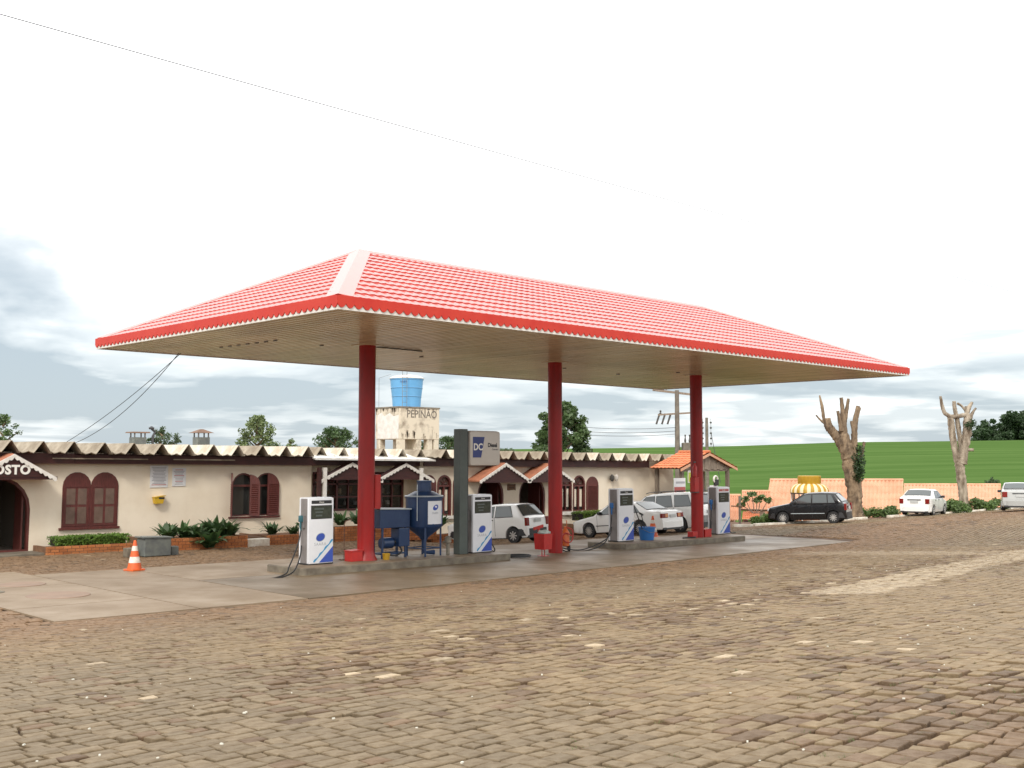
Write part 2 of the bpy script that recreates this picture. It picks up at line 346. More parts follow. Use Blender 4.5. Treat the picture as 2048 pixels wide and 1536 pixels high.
sheet('ground', np.concatenate([np.linspace(-40, 100, 141)]), np.linspace(-90, 90, 121), gfn, 'soil')
def hill(d, l):
    X, Y = cam_xy(d, l); r = np.clip(l / np.maximum(d, 1), -0.9, 0.9)
    zs = np.interp(r, [-0.9, -0.45, 0.03, 0.20, 0.31, 0.47, 0.9], [4.0, 5.6, 6.7, 7.5, 9.4, 10.2, 10.0])
    t = np.clip((d - 80) / 340, 0, 1) ** 0.92; z = -3.4 + (zs + 3.4) * t
    z = z - np.maximum(0, d - 420) * 0.035 + (vnoise(X, Y, 60, 3) - 0.5) * 0.9 * t
    return X, Y, z
sheet('crop_field', np.concatenate([np.linspace(84, 430, 90), np.linspace(445, 1500, 20)]), np.linspace(-1, 1, 81) ** 3 * 600 + np.linspace(-1, 1, 81) * 420, hill, 'hill_crop')

# cobbled yard: a sheet of joint soil carrying the stones
def yfn(x, y): return x, y, G(x, y) - 0.032
def ykeep(X, Y):
    cx = (X[:-1, :-1] + X[1:, 1:]) / 2; cy = (Y[:-1, :-1] + Y[1:, 1:]) / 2; return cy < np.interp(cx, KX, KY) + 0.2
yard = sheet('cobbled_yard', np.linspace(-40, 75, 231), np.linspace(-45, 11, 141), yfn, 'joint', ykeep)
PADF = ([-10.1, -5.0, 10.0, 20.4], [-4.65, -4.75, -4.05, -3.45])
def in_pad(x, y):
    yb = np.where(x < -7.4, 4.6, 3.55); return (x > -10.15) & (x < 20.4) & (y > np.interp(x, *PADF) - 0.03) & (y < yb)
def cam_proj(x, y, z):
    rx = x - CAM.x; ry = y - CAM.y; rz = z - CAM.z; d = rx * FW.x + ry * FW.y; l = rx * RT.x + ry * RT.y
    k = d * math.cos(PITCH) + rz * math.sin(PITCH); u = rz * math.cos(PITCH) - d * math.sin(PITCH)
    k = np.maximum(k, 0.05); return 1024 + 2168 * l / k, 768 - 2168 * u / k, k
def make_stones():
    out = []
    yv = -25.0
    while yv < 9.6:
        wdt = random.uniform(0.155, 0.205)
        x = -22 + random.uniform(0, 0.3); xs = []
        while x < 56:
            l = random.choice((0.15, 0.18, 0.2, 0.22, 0.25)) * random.uniform(0.9, 1.12); xs.append((x, l)); x += l
        a = np.array(xs); out.append(np.column_stack([a[:, 0], a[:, 1], np.full(len(a), yv), np.full(len(a), wdt)])); yv += wdt
    A = np.concatenate(out); x0, l, y0, w = A.T
    cx = x0 + l / 2; cy = y0 + w / 2
    cy = cy + (vnoise(cx, cy, 1.7, 5) - 0.5) * 0.14 + (vnoise(cx, cy, 6, 8) - 0.5) * 0.5
    cx = cx + (vnoise(cx, cy, 1.5, 6) - 0.5) * 0.10
    z = G(cx, cy); u, v, k = cam_proj(cx, cy, z)
    keep = (k > 2.5) & (u > -520) & (u < 2570) & (v < 1950) & (k < 66) & ~in_pad(cx, cy) & (cy < np.interp(cx, KX, KY) - 0.12) & ~((cy > 9.2) & (cx < 14))
    return cx[keep], cy[keep], l[keep], w[keep], u[keep], v[keep], k[keep]
sx_, sy_, sl_, sw_, su_, sv_, sk_ = make_stones()
NS = len(sx_)
def stone_tint():
    a = vnoise(sx_, sy_, 2.6, 21); b = vnoise(sx_, sy_, 7.0, 22); c = vnoise(sx_, sy_, 0.9, 23)
    rnd = rng.random(NS)
    grey = np.array([0.238, 0.172, 0.098]); brown = np.array([0.150, 0.100, 0.060]); pale = np.array([0.40, 0.32, 0.22]); blue = np.array([0.196, 0.150, 0.094]); red = np.array([0.235, 0.138, 0.075])
    worn = sst(0.55, 0.75, 0.6 * a + 0.4 * c)               # a worn band with brown stones and sunk soil
    band = np.exp(-((sy_ + 13.9 - 0.10 * (sx_ + 6) + (b - 0.5) * 2) / 1.1) ** 2) * sst(-14, -10, sx_)
    corner = sst(-18.2, -20.2, sy_ + 0.25 * (sx_ + 10)) * sst(-12.5, -10, sx_)
    fb = np.clip(band * 0.8 + corner * 0.9 + 0.45 * worn + 0.08, 0, 1)
    fbl = sst(0.5, 0.8, b) * 0.8
    nearpad = np.exp(-(np.maximum(0, np.interp(sx_, *PADF) - sy_) / 3.2) ** 2) * (sy_ < 0) + (sy_ > 3) * 0.9
    col = grey[None] * (1 - fbl[:, None]) + blue[None] * fbl[:, None]
    col = col * (1 - 0.72 * nearpad[:, None]) + red[None] * 0.72 * nearpad[:, None]
    pick = (rng.random(NS) < fb * 0.75)[:, None]; col = np.where(pick, brown[None] * (0.9 + 0.5 * rng.random(NS))[:, None], col)
    # paler strips of stones on the right
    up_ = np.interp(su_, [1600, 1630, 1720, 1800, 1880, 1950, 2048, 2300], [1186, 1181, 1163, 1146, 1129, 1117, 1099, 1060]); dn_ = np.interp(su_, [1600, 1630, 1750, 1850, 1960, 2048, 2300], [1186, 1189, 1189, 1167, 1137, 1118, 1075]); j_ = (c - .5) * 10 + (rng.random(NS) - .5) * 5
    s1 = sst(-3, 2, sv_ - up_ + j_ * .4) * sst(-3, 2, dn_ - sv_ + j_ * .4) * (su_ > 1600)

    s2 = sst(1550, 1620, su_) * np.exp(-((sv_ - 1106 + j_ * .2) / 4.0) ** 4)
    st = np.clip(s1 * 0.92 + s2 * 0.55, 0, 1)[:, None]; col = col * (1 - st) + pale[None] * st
    pp = (rng.random(NS) < 0.002 + 0.032 * band)[:, None]; col = np.where(pp, pale[None] * (0.9 + 0.4 * rng.random(NS))[:, None], col)
    return col * (0.86 + 0.28 * rnd)[:, None], fb
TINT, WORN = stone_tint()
SUNK = rng.random(NS) < 0.12 * WORN
def stone_geo(ids, simple):
    n = len(ids); gap = 0.006 + 0.010 * rng.random(n) + 0.008 * WORN[ids]
    sgn = np.array([[-1, -1], [1, -1], [1, 1], [-1, 1]], float)
    hx = sl_[ids] / 2 - gap; hy = sw_[ids] / 2 - gap
    ang = (rng.random(n) - 0.5) * 0.20
    c = sgn[None] * np.stack([hx, hy], -1)[:, None] + (rng.random((n, 4, 2)) - 0.5) * 0.034
    ca, sa = np.cos(ang), np.sin(ang)
    c = np.stack([c[..., 0] * ca[:, None] - c[..., 1] * sa[:, None], c[..., 0] * sa[:, None] + c[..., 1] * ca[:, None]], -1)
    h = 0.004 + (rng.random(n) - 0.5) * (0.008 + 0.010 * WORN[ids]) - 0.018 * SUNK[ids]
    tilt = (rng.random((n, 2)) - 0.5) * (0.035 + 0.05 * WORN[ids])[:, None]
    rings = []
    for k, dz in (((1.0, -0.05), (0.90, 0.0)) if simple else ((1.0, -0.06), (1.0, -0.007), (0.945, 0.0))):
        q = c * k; X = sx_[ids][:, None] + q[..., 0]; Y = sy_[ids][:, None] + q[..., 1]
        Z = G(X, Y) + h[:, None] + dz + (q * tilt[:, None]).sum(-1); rings.append(np.stack([X, Y, Z], -1))
    co = np.concatenate(rings, 1); nr = len(rings)
    fs = [[r * 4 + i, r * 4 + (i + 1) % 4, (r + 1) * 4 + (i + 1) % 4, (r + 1) * 4 + i] for r in range(nr - 1) for i in range(4)] + [[(nr - 1) * 4 + i for i in range(4)]]
    return co, np.array(fs)
def quads_mesh(name, co, fs, tint, m):
    n, k, _ = co.shape; q = (fs[None] + (np.arange(n) * k)[:, None, None]).reshape(-1, 4)
    me = bpy.data.meshes.new(name); me.vertices.add(n * k); me.vertices.foreach_set('co', co.reshape(-1).astype(np.float32))
    me.loops.add(q.size); me.loops.foreach_set('vertex_index', q.reshape(-1).astype(np.int32))
    me.polygons.add(len(q)); me.polygons.foreach_set('loop_start', np.arange(0, q.size, 4, dtype=np.int32)); me.polygons.foreach_set('loop_total', np.full(len(q), 4, dtype=np.int32))
    me.update(calc_edges=True)
    at = me.attributes.new('tint', 'FLOAT_COLOR', 'FACE'); c4 = np.ones((n, len(fs), 4), np.float32); c4[..., :3] = tint[:, None, :]
    at.data.foreach_set('color', c4.reshape(-1)); me.materials.append(MATS[m]); me.shade_flat(); return me
inview = (su_ > 10) & (su_ < 2038) & (sv_ < 1528)
area = np.where(inview, sl_ * sw_ * (CAM.z - G(sx_, sy_)) / sk_ ** 3, 0)
order = np.argsort(-area); big = order[:300]; rest = order[300:]
near = rest[sk_[rest] < 24]; far = rest[sk_[rest] >= 24]
for ids, simple, nm in ((near, False, 'paving_stones'), (far, True, 'paving_stones')):
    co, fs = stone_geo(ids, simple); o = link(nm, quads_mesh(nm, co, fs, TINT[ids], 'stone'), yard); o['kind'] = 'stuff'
for i in big:
    co, fs = stone_geo(np.array([i]), False); p = Vector((sx_[i], sy_[i], g(sx_[i], sy_[i]))); co = co - np.array(p[:])[None, None]
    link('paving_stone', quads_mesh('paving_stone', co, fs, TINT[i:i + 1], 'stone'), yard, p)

# concrete forecourt: slabs with open joints
fore = MB()
xs = np.linspace(-10.1, 20.4, 31)
for a, b in zip(xs[:-1], xs[1:]):
    fore.add([(a, np.interp(a, *PADF), g(a, 0) - .012), (b, np.interp(b, *PADF), g(b, 0) - .012), (b, 3.5, g(b, 0) - .012), (a, 3.5, g(a, 0) - .012)], [(0, 1, 2, 3)])
fore = struct(fore.build('concrete_forecourt', 'joint'))
def slab(x0, x1, ya, yb, m):
    mb = MB(); e = 0.018
    f0 = (lambda x: np.interp(x, *PADF)) if ya is None else (lambda x: ya + e)
    n = 4; top = []
    for i in range(n + 1):
        x = x0 + e + (x1 - x0 - 2 * e) * i / n; top.append((x, f0(x), yb - e))
    vs = []
    for x, a, b in top:
        z = -SL * np.clip(x, -14, 20) + 0.020
        vs += [(x, a, z), (x, b, z), (x, a, z - 0.12), (x, b, z - 0.12)]
    fs = []
    for i in range(n):
        o = i * 4; p = o + 4
        fs += [(o, p, p + 1, o + 1), (o + 2, o + 3, p + 3, p + 2), (o, o + 2, p + 2, p), (o + 1, p + 1, p + 3, o + 3)]
    fs += [(0, 1, 3, 2), (n * 4, n * 4 + 2, n * 4 + 3, n * 4 + 1)]
    mb.add(vs, fs).build('concrete_slab', m, fore)
slab(-10.1, -7.4, None, -2.6, 'concrete'); slab(-10.1, -7.4, -2.6, 1.0, 'concrete'); slab(-10.1, -7.4, 1.0, 4.55, 'concrete')
slab(-7.4, -5.0, None, 3.5, 'concrete')
for a, b in ((-5, 0), (0, 5), (5, 10), (10, 15), (15, 20.4)):
    slab(a, b, None, -0.2, 'concrete_wet'); slab(a, b, -0.2, 3.5, 'concrete')
# round lids let into the left slabs
for (x, y, r), lab in zip(((-8.55, -1.0, 0.62), (-8.35, 1.5, 0.5), (-9.35, 0.35, 0.22), (-8.9, 2.6, 0.2)),
        ('large round reddish tank cover patch in left concrete slab', 'smaller round tank cover patch behind the large one, left slabs', 'small dark round lid between the two round cover patches', 'small dark lid farthest back on the left concrete slabs')):
    z = g(x, 0) + 0.024
    o = MB().lathe([(r, -0.01), (r, 0.004), (r * 0.97, 0.008), (r * 0.9, 0.008)], 28).build('tank_cover' if r > .3 else 'manhole_lid', 'concrete' if r > .3 else 'concrete_old', None, loc=(x, y, z))
    if r > .3: o.data.materials[0] = MATS.get('cover') or mat('cover', (0.285, 0.185, 0.125), 0.6, (0.22, 0.145, 0.10), 2)
    tag(o, lab, 'lid', 'covers in the left slabs')

# kerb pieces behind the parked cars
kr = 0
xk = 24.6
while xk < 56:
    L = random.uniform(0.9, 1.05); x2 = xk + L; ya, yb = np.interp([xk, x2], KX, KY); an = math.atan2(yb - ya, L)
    if not (33.9 < xk < 35.6):
        o = MB().rbox(-L / 2 + .01, L / 2 - .01, -0.07, 0.07, -0.12, 0.10 + random.uniform(-.015, .015), 0.02).build('kerb_stone', 'kerb_white', None, loc=((xk + x2) / 2, (ya + yb) / 2, float(GT((xk + x2) / 2, (ya + yb) / 2))))
        o.rotation_euler = (random.uniform(-.06, .06), random.uniform(-.03, .03), an); o['kind'] = 'structure'
    xk = x2
# loose pale chips and weeds on the paving
mb = MB()
for i in range(110):
    d = 6 + 20 * random.random() ** 1.2; l = random.uniform(-0.5, 0.5) * d; x, y = cam_xy(d, l)
    if in_pad(np.array(x), np.array(y)) or y > 3: continue
    s = random.uniform(0.006, 0.015); mb.box((x, y, g(x, y) + 0.022), (s * 1.6, s, s * .7), random.random() * 3)
o = mb.build('loose_chips', 'chip'); o['kind'] = 'stuff'; o['label'] = 'pale chips scattered over the cobbles'; o['category'] = 'litter'

# ------------------------------------------------------------------ canopy
X0, X1, YE, ZS = -4.86, 20.6, 5.70, 5.955                  # eaves rectangle and soffit height
RX0, RX1, ZR, ZE = -0.10, 15.6, 8.55, 6.195
can = thing('canopy', 'red tiled hipped canopy on three red columns over the pumps', 'canopy', (0, 0.25, 0))
for cx in (0.0, 7.40, 14.95):
    zb = g(cx, 0) + (0.19 if cx != 7.40 else 0.02)
    prof = [(0.225, zb + 0.0), (0.225, ZS + 0.02)]
    if cx == 0: prof = [(0.31, zb), (0.30, zb + 0.05), (0.245, zb + 0.16), (0.228, zb + 0.26), (0.225, zb + .5), (0.225, ZS + 0.02)]
    c = MB().lathe(prof, 28).build('column', 'red_column', can, smooth=True, loc=(cx, -0.25, 0))
    MB().box((0, 0, ZS - .006), (0.62, 0.62, 0.025)).build('cap_plate', 'soffit', c)
# soffit boards run across the canopy
sof = MB().bbox(X0 + .06, X1 - .06, -YE + .06, YE - .06, ZS + 0.03, ZS + 0.05).build('soffit', 'soffit_gap', can)
NB = 120; bw = (X1 - X0 - 0.12) / NB
bmesh_b = MB()
prof = [(0, 0.030), (0.02, 0.0), (bw - 0.075, 0.0), (bw - 0.055, 0.030)]
bmesh_b.add([(x, y, z) for y in (-YE + .07, YE - .07) for x, z in prof], [(0, 1, 5, 4), (1, 2, 6, 5), (2, 3, 7, 6), (0, 3, 2, 1), (4, 5, 6, 7)])
b0 = bmesh_b.build('soffit_board', 'soffit', sof, loc=(X0 + .06, 0, ZS))
for i in range(1, NB): link('soffit_board', b0.data, sof, (X0 + .06 + i * bw, 0, ZS + random.uniform(-.003, .003)))
# marks and brackets left under the soffit
for (bx_, by_) in [(-2.6 + i * .02, 2.9 - i * .42) for i in range(7)] + [(-.9, .6), (3.1, 1.2), (9.2, 1.0), (12.5, 1.4), (13.4, -.6)]:
    MB().bbox(-.02, .02, -.07, .07, -.03, .004).build('bracket', 'metal_grey', can, loc=(bx_, by_, ZS))
MB().tube([(.25, .05, 0), (1.2, -.05, -.01), (2.0, .1, 0)], .018, 6).build('conduit', 'insulator', can, loc=(0, -.25, ZS - .02))
# scalloped red fascia with a white board behind
def fascia(L, name='fascia'):
    n = max(1, round(L / 0.215)); p = L / n; top = []; bot = []
    for i in range(n):
        for k in range(8):
            t = k / 8; top.append(i * p + t * p); bot.append(-0.085 * math.sin(PI * t) ** 0.8)
    top.append(L); bot.append(0)
    v = []; f = []
    for y in (0, 0.02):
        for x, b in zip(top, bot): v += [(x, y, 0.165), (x, y, b)]
    m = len(top) * 2
    for i in range(len(top) - 1):
        a = i * 2; f += [(a, a + 1, a + 3, a + 2), (m + a, m + a + 2, m + a + 3, m + a + 1), (a + 1, m + a + 1, m + a + 3, a + 3), (a, a + 2, m + a + 2, m + a)]
    return MB().add(v, f)
for L, loc, rz in ((X1 - X0 + .06, (X0 - .03, -YE - 0.03, ZS + 0.10), 0), (X1 - X0 + .06, (X1 + .03, YE + 0.03, ZS + 0.10), PI), (2 * YE + .056, (X0 - .03, YE + .028, ZS + 0.10), -PI / 2), (2 * YE + .056, (X1 + .03, -YE - .028, ZS + 0.10), PI / 2)):
    o = fascia(L).build('fascia', 'red_paint', can, loc=loc); o.rotation_euler = (0, 0, rz)
    w = MB().bbox(.024, L - .024, 0.022, 0.05, -0.125, 0.15).build('trim_board', 'white_trim', can, loc=loc); w.rotation_euler = (0, 0, rz)
# roof: stepped pressed tiles on four slopes
def slope(p_a, p_b, q_a, q_b, ncol, nrow, tiles):           # eave from p_a to p_b, ridge from q_a to q_b
    p_a, p_b, q_a, q_b = map(Vector, (p_a, p_b, q_a, q_b)); ex = (p_b - p_a).normalized(); L = (p_b - p_a).length
    mid = (q_a + q_b) / 2 - p_a; up = (mid - ex * mid.dot(ex)); S = up.length; up = up.normalized(); nn = ex.cross(up)
    la = (q_a - p_a).dot(ex); lb = L - (q_b - p_a).dot(ex)
    tw = L / ncol; tl = S / nrow
    for r in range(nrow):
        for c in range(ncol):
            x0 = c * tw; x1 = x0 + tw; s0 = r * tl
            lo = la * s0 / S; hi = L - lb * s0 / S
            if x1 < lo or x0 > hi: continue
            v = []
            for s, dz in ((s0 - 0.004, -0.018), (s0, 0.024), (s0 + tl, -0.004)):
                a0 = la * max(0, s) / S; a1 = L - lb * max(0, s) / S
                for k in range(7):
                    t = k / 6; x = min(max(x0 + tw * t, a0), a1)
                    wv = 0.015 * (0.5 - 0.5 * math.cos(2 * PI * (x / tw)))
                    v.append(p_a + ex * x + up * s + nn * (dz + wv))
            f = [(j * 7 + k, j * 7 + k + 1, (j + 1) * 7 + k + 1, (j + 1) * 7 + k) for j in range(2) for k in range(6)]
            tiles.append((v, f, p_a + ex * (x0 + tw / 2) + up * s0))
tiles = []
A = (X0, -YE, ZE); B = (X1, -YE, ZE); Cc = (X1, YE, ZE); D = (X0, YE, ZE); Q0 = (RX0, 0, ZR); Q1 = (RX1, 0, ZR)
slope(A, B, Q0, Q1, 114, 13, tiles); slope(D, A, Q0, Q0, 52, 13, tiles); slope(B, Cc, Q1, Q1, 52, 13, tiles); slope(Cc, D, Q1, Q0, 114, 13, tiles)
front_near = sorted(range(len(tiles)), key=lambda i: (tiles[i][2] - CAM).length)[:300]; fs_ = set(front_near)
rest_t = MB()
for i, (v, f, c) in enumerate(tiles):
    if i in fs_: MB().add([p - c for p in v], f).build('roof_tile', 'red_roof', can, loc=c)
    else: rest_t.add(v, f)
o = rest_t.build('roof_tiles', 'red_roof', can); o['kind'] = 'stuff'
MB().add([A, B, Cc, D, Q0, Q1], [(0, 1, 5, 4), (1, 2, 5), (2, 3, 4, 5), (3, 0, 4), (0, 3, 2, 1)]).build('roof_deck', 'red_roof', can, loc=(0, 0, -0.075))
def cap(p, q, n1, n2, w, name):                             # folded ridge or hip capping
    p, q = Vector(p), Vector(q); t = (q - p).normalized(); a = Vector(n1); b = Vector(n2)
    a = (a - t * a.dot(t)).normalized() * w; b = (b - t * b.dot(t)).normalized() * w; u = Vector((0, 0, 0.075))
    pa, pb = (Vector(n1) * (w / (Vector(n1) - t * Vector(n1).dot(t)).length), Vector(n2) * (w / (Vector(n2) - t * Vector(n2).dot(t)).length)) if name == 'hip_cap' else (a, b)
    MB().add([p + pa + u * .45, p + u * .75, p + pb + u * .45, q + a + u * .6, q + u * 1.0, q + b + u * .6, p + pa, p + pb, q + a, q + b],
             [(0, 1, 4, 3), (1, 2, 5, 4), (0, 3, 8, 6), (2, 7, 9, 5), (0, 6, 7, 2, 1), (3, 4, 5, 9, 8)]).build(name, 'red_cap', can)
vf = (Vector(Q0) - Vector((RX0, -YE, ZE))).normalized()
cap(A, Q0, (1, -0.0, 0), (-0.0, 1, 0), 0.30, 'hip_cap'); cap(B, Q1, (-1, 0, 0), (0, 1, 0), 0.30, 'hip_cap')
cap(D, Q0, (1, 0, 0), (0, -1, 0), 0.30, 'hip_cap'); cap(Cc, Q1, (-1, 0, 0), (0, -1, 0), 0.30, 'hip_cap')
cap(Q0, Q1, (0, -1, -.42), (0, 1, -.42), 0.26, 'ridge_cap')
# ------------------------------------------------------------------ station building
bld = thing('station_building', 'long low cream station building with brown arched windows and zigzag roof', 'building', (0, 10.6, 0)); bld.rotation_euler = (0, SL, 0)
def arch(x0, x1, z0, zt, n=10):                             # round-headed opening outline in (x, z)
    r = (x1 - x0) / 2; cx = (x0 + x1) / 2; zs = zt - r
    return [(x0, z0), (x1, z0)] + [(cx + r * math.cos(PI * k / n), zs + r * math.sin(PI * k / n)) for k in range(n + 1)]
def twin(x0, x1, z0, zt, n=9):
    m = (x0 + x1) / 2; r = (x1 - x0) / 4; zs = zt - r
    p = [(x0, z0), (x1, z0)]
    for cx in ((m + x1) / 2, (x0 + m) / 2): p += [(cx + r * math.cos(PI * k / n), zs + r * math.sin(PI * k / n)) for k in range(n + 1)]
    q = []
    for a in p:
        if not q or (abs(a[0] - q[-1][0]) + abs(a[1] - q[-1][1])) > 1e-4: q.append(a)
    return q
def wall_with_holes(outer, holes, th):
    bm = bmesh.new()
    def loop(p):
        vs = [bm.verts.new((x, 0, z)) for x, z in p]
        return [bm.edges.new((vs[i], vs[(i + 1) % len(vs)])) for i in range(len(vs))]
    es = loop(outer)
    for h in holes: es += loop(h)
    bmesh.ops.triangle_fill(bm, use_beauty=True, use_dissolve=False, edges=es, normal=(0, -1, 0))
    mb = MB(); bm.verts.index_update()
    vs = [v.co[:] for v in bm.verts]; fs = [[v.index for v in f.verts] for f in bm.faces]; bm.free()
    mb.add(vs, fs); mb.add([(x, th, z) for x, y, z in vs], fs)
    for h in [outer] + holes:
        n = len(h); mb.add([(x, 0, z) for x, z in h] + [(x, th, z) for x, z in h], [(i, (i + 1) % n, n + (i + 1) % n, n + i) for i in range(n)])
    return mb
ZT = 3.05
d_left = arch(-6.75, -4.78, 0.02, 2.30); w1 = twin(-3.78, -2.06, 0.74, 2.40); w2 = twin(2.12, 3.95, 0.90, 2.42)
wall_with_holes([(-14, -0.3), (5.42, -0.3), (5.42, ZT), (-14, ZT)], [d_left, w1, w2], 0.18).build('wall', 'plaster', bld)
w3 = [arch(10.72, 11.52, 0.66, 2.34), arch(11.58, 12.36, 0.66, 2.34), arch(12.44, 13.22, 0.66, 2.34)]
d2 = arch(13.85, 15.42, 0.03, 2.26); d3 = arch(16.36, 18.04, 0.03, 2.28)
w4 = [arch(19.02, 19.82, 0.66, 2.32), arch(19.9, 20.75, 0.66, 2.32)]
wall_with_holes([(10.6, -0.3), (27.6, -0.3), (27.6, ZT), (10.6, ZT)], w3 + [d2, d3] + w4, 0.18).build('wall', 'plaster', bld)
shop = [(5.9, 0.95), (10.3, 0.95), (10.3, 2.45), (5.9, 2.45)]
wall_with_holes([(5.42, -0.3), (10.6, -0.3), (10.6, ZT), (5.42, ZT)], [shop], 0.15).build('wall', 'plaster', bld, loc=(0, 0.62, 0))
mb = MB()                                                   # returns, end, back, ceiling and floor of the shell
for x in (5.33, 10.69): mb.bbox(x - .09, x + .09, 0.182, 0.62, -.3, ZT)
mb.bbox(27.42, 27.6, 0.182, 6.2, -.3, ZT); mb.bbox(-14, -13.8, .182, 6.2, -.3, ZT); mb.bbox(-13.8, 27.42, 6.02, 6.2, -.3, ZT)
mb.build('back_wall', 'plaster', bld)
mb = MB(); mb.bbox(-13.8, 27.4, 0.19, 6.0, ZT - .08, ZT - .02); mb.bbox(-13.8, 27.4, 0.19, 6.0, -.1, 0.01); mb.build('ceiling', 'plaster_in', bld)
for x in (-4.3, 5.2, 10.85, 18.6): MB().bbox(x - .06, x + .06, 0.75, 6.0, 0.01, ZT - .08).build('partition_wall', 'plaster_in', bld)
# brown fascia boards
for a, b, yy in ((-14, -3.6, -.32), (-3.58, 5.42, -.30), (5.44, 10.6, -.05), (10.62, 18.5, -.30), (18.52, 25.2, -.32)):
    MB().bbox(a, b, yy, yy + .05, 2.70, 3.02).build('fascia_board', 'brown', bld)
for a, b in ((-4.3, -1.2), (-0.3, 2.0)): MB().bbox(a, b, -.365, -.335, 2.845, 2.88).build('gutter_strip', 'fibre_cement', bld)
MB().bbox(-14, 25.2, -.30, 0, 2.98, 3.0).build('eave_board', 'brown', bld)
# zigzag fibre-cement roof sheets
PER = 0.955; sec = [(-0.48, 0.04), (-0.40, 0.0), (-0.30, 0.02), (-0.22, 0.055), (-0.14, 0.02), (-0.06, 0.0), (0.20, 0.35), (0.235, 0.35), (0.475, 0.0)]
def sheet_mesh(L):
    mb = MB(); n = len(sec)
    vs = [(x, y, z + d) for d in (0, -0.022) for y in (0, L) for x, z in sec]
    fs = [(i, i + 1, n + i + 1, n + i) for i in range(n - 1)] + [(2 * n + i, 3 * n + i, 3 * n + i + 1, 2 * n + i + 1) for i in range(n - 1)] + [(i, 2 * n + i, 2 * n + i + 1, i + 1) for i in range(n - 1)]
    return mb.add(vs, fs)
rs = {m: sheet_mesh(6.9).build('roof_sheet', m, bld, loc=(-13.5, -0.62, 3.03)) for m in ('fibre_cement', 'fibre_cement_pale')}
first = dict(rs)
k = 0; xx = -13.5
pale_ids = {14, 15, 16, 18, 19, 21, 22, 24, 27, 28, 36, 38, 40}
while xx < 27.0:
    m = 'fibre_cement_pale' if k in pale_ids else 'fibre_cement'
    y0 = -0.62 + random.uniform(-.05, .05) + (0.5 if 5.3 < xx < 10.7 else 0)
    if m in first: o = first.pop(m)
    else: o = link('roof_sheet', rs[m].data, bld)
    o.location = (xx, y0, 3.03 + random.uniform(-.012, .012)); o.rotation_euler = (0, random.uniform(-.012, .012), 0)
    k += 1; xx += PER
# white sheet over the shop front
mb = MB(); n = 30
vs = []; fs = []
for i in range(n + 1):
    x = 5.25 + (11.05 - 5.25) * i / n
    vs += [(x, -0.52, 2.97 + 0.012 * (i % 2)), (x, 0.7, 3.20 + 0.012 * (i % 2)), (x, -0.52, 2.90), (x, 0.7, 3.14)]
for i in range(n):
    o = i * 4; p = o + 4; fs += [(o, p, p + 1, o + 1), (o + 2, o + 3, p + 3, p + 2), (o, o + 2, p + 2, p), (o + 1, p + 1, p + 3, o + 3)]
fs += [(0, 1, 3, 2), (n * 4, n * 4 + 2, n * 4 + 3, n * 4 + 1)]
mb.add(vs, fs).build('awning_sheet', 'white_metal', bld)
# windows
def ring(poly, inset, y0, y1):                              # frame band following an outline
    cx = sum(p[0] for p in poly) / len(poly); cz = sum(p[1] for p in poly) / len(poly)
    n = len(poly); inner = []
    for i in range(n):
        a = Vector(poly[i - 1]); b = Vector(poly[i]); c = Vector(poly[(i + 1) % n])
        e1 = (b - a).normalized(); e2 = (c - b).normalized(); nn = Vector((-e1.y, e1.x)) + Vector((-e2.y, e2.x))
        nn = nn.normalized() if nn.length > .2 else Vector((-e1.y, e1.x)); inner.append((b.x + nn.x * inset, b.y + nn.y * inset))
    vs = [(x, y0, z) for x, z in poly] + [(x, y0, z) for x, z in inner] + [(x, y1, z) for x, z in poly] + [(x, y1, z) for x, z in inner]
    fs = []
    for i in range(n):
        j = (i + 1) % n; fs += [(i, j, n + j, n + i), (2 * n + i, 3 * n + i, 3 * n + j, 2 * n + j), (n + i, n + j, 3 * n + j, 3 * n + i), (i, 2 * n + i, 2 * n + j, j)]
    return MB().add(vs, fs), inner
def poly_plate(poly, y0, y1): return MB().prism(poly, y0, y1)
# closed twin-arch window: a board with blind panes
b = poly_plate(twin(-3.82, -2.02, 0.70, 2.44), -0.03, 0.03).build('window', 'brown_wood', bld)
for cx in (-3.37, -2.47):
    for ix in (0, 1):
        for iz, (za, zb) in enumerate(((0.82, 1.34), (1.42, 1.92))):
            x0 = cx - .33 + ix * .36; MB().bbox(x0, x0 + .28, -.038, -.030, za, zb).build('pane', 'pane_blind', b)
    ring([(cx - .41, .75), (cx + .41, .75), (cx + .41, 1.99), (cx - .41, 1.99)], .035, -.045, -.03)[0].build('window_frame', 'brown_wood', b)
MB().bbox(-3.9, -1.96, -.08, 0.0, .63, .70).build('window_sill', 'brown_wood', b)
# open twin-arch window with folded shutters
b = ring(w2, 0.06, 0.02, 0.12)[0].build('window', 'brown_wood', bld)
for cx in (2.5775, 3.4925):
    MB().bbox(cx - .40, cx + .40, .04, .10, 1.93, 2.0).build('transom', 'brown_wood', b)
MB().bbox(2.98, 3.09, -.01, .12, .90, 2.2).build('mullion', 'brown_wood', b)
MB().bbox(2.15, 3.92, .14, .15, .92, 2.38).build('pane', 'glass_dark', b)
def shutter(x0, x1, z0, zt, hinge, ang, name='shutter', parent=None, y=0.0):   # half-round-headed leaf with slats
    w = x1 - x0; n = 8; pts = [(0, 0), (w, 0)] + [(w * math.cos(PI / 2 * k / n), (zt - z0 - w) + w * math.sin(PI / 2 * k / n)) for k in range(n + 1)]
    if hinge == 'L': pts = [(w - x, z) for x, z in pts][::-1]
    o = MB().prism(pts, -.02, .02).build(name, 'brown_wood', parent or bld)
    mb = MB(); ns = int((zt - z0 - w) / .075)
    for i in range(ns): mb.box((w / 2, -.026, .12 + i * .075), (w - .12, .012, .045), rx=.5)
    s = mb.build('slats', 'brown_wood', o)
    return o
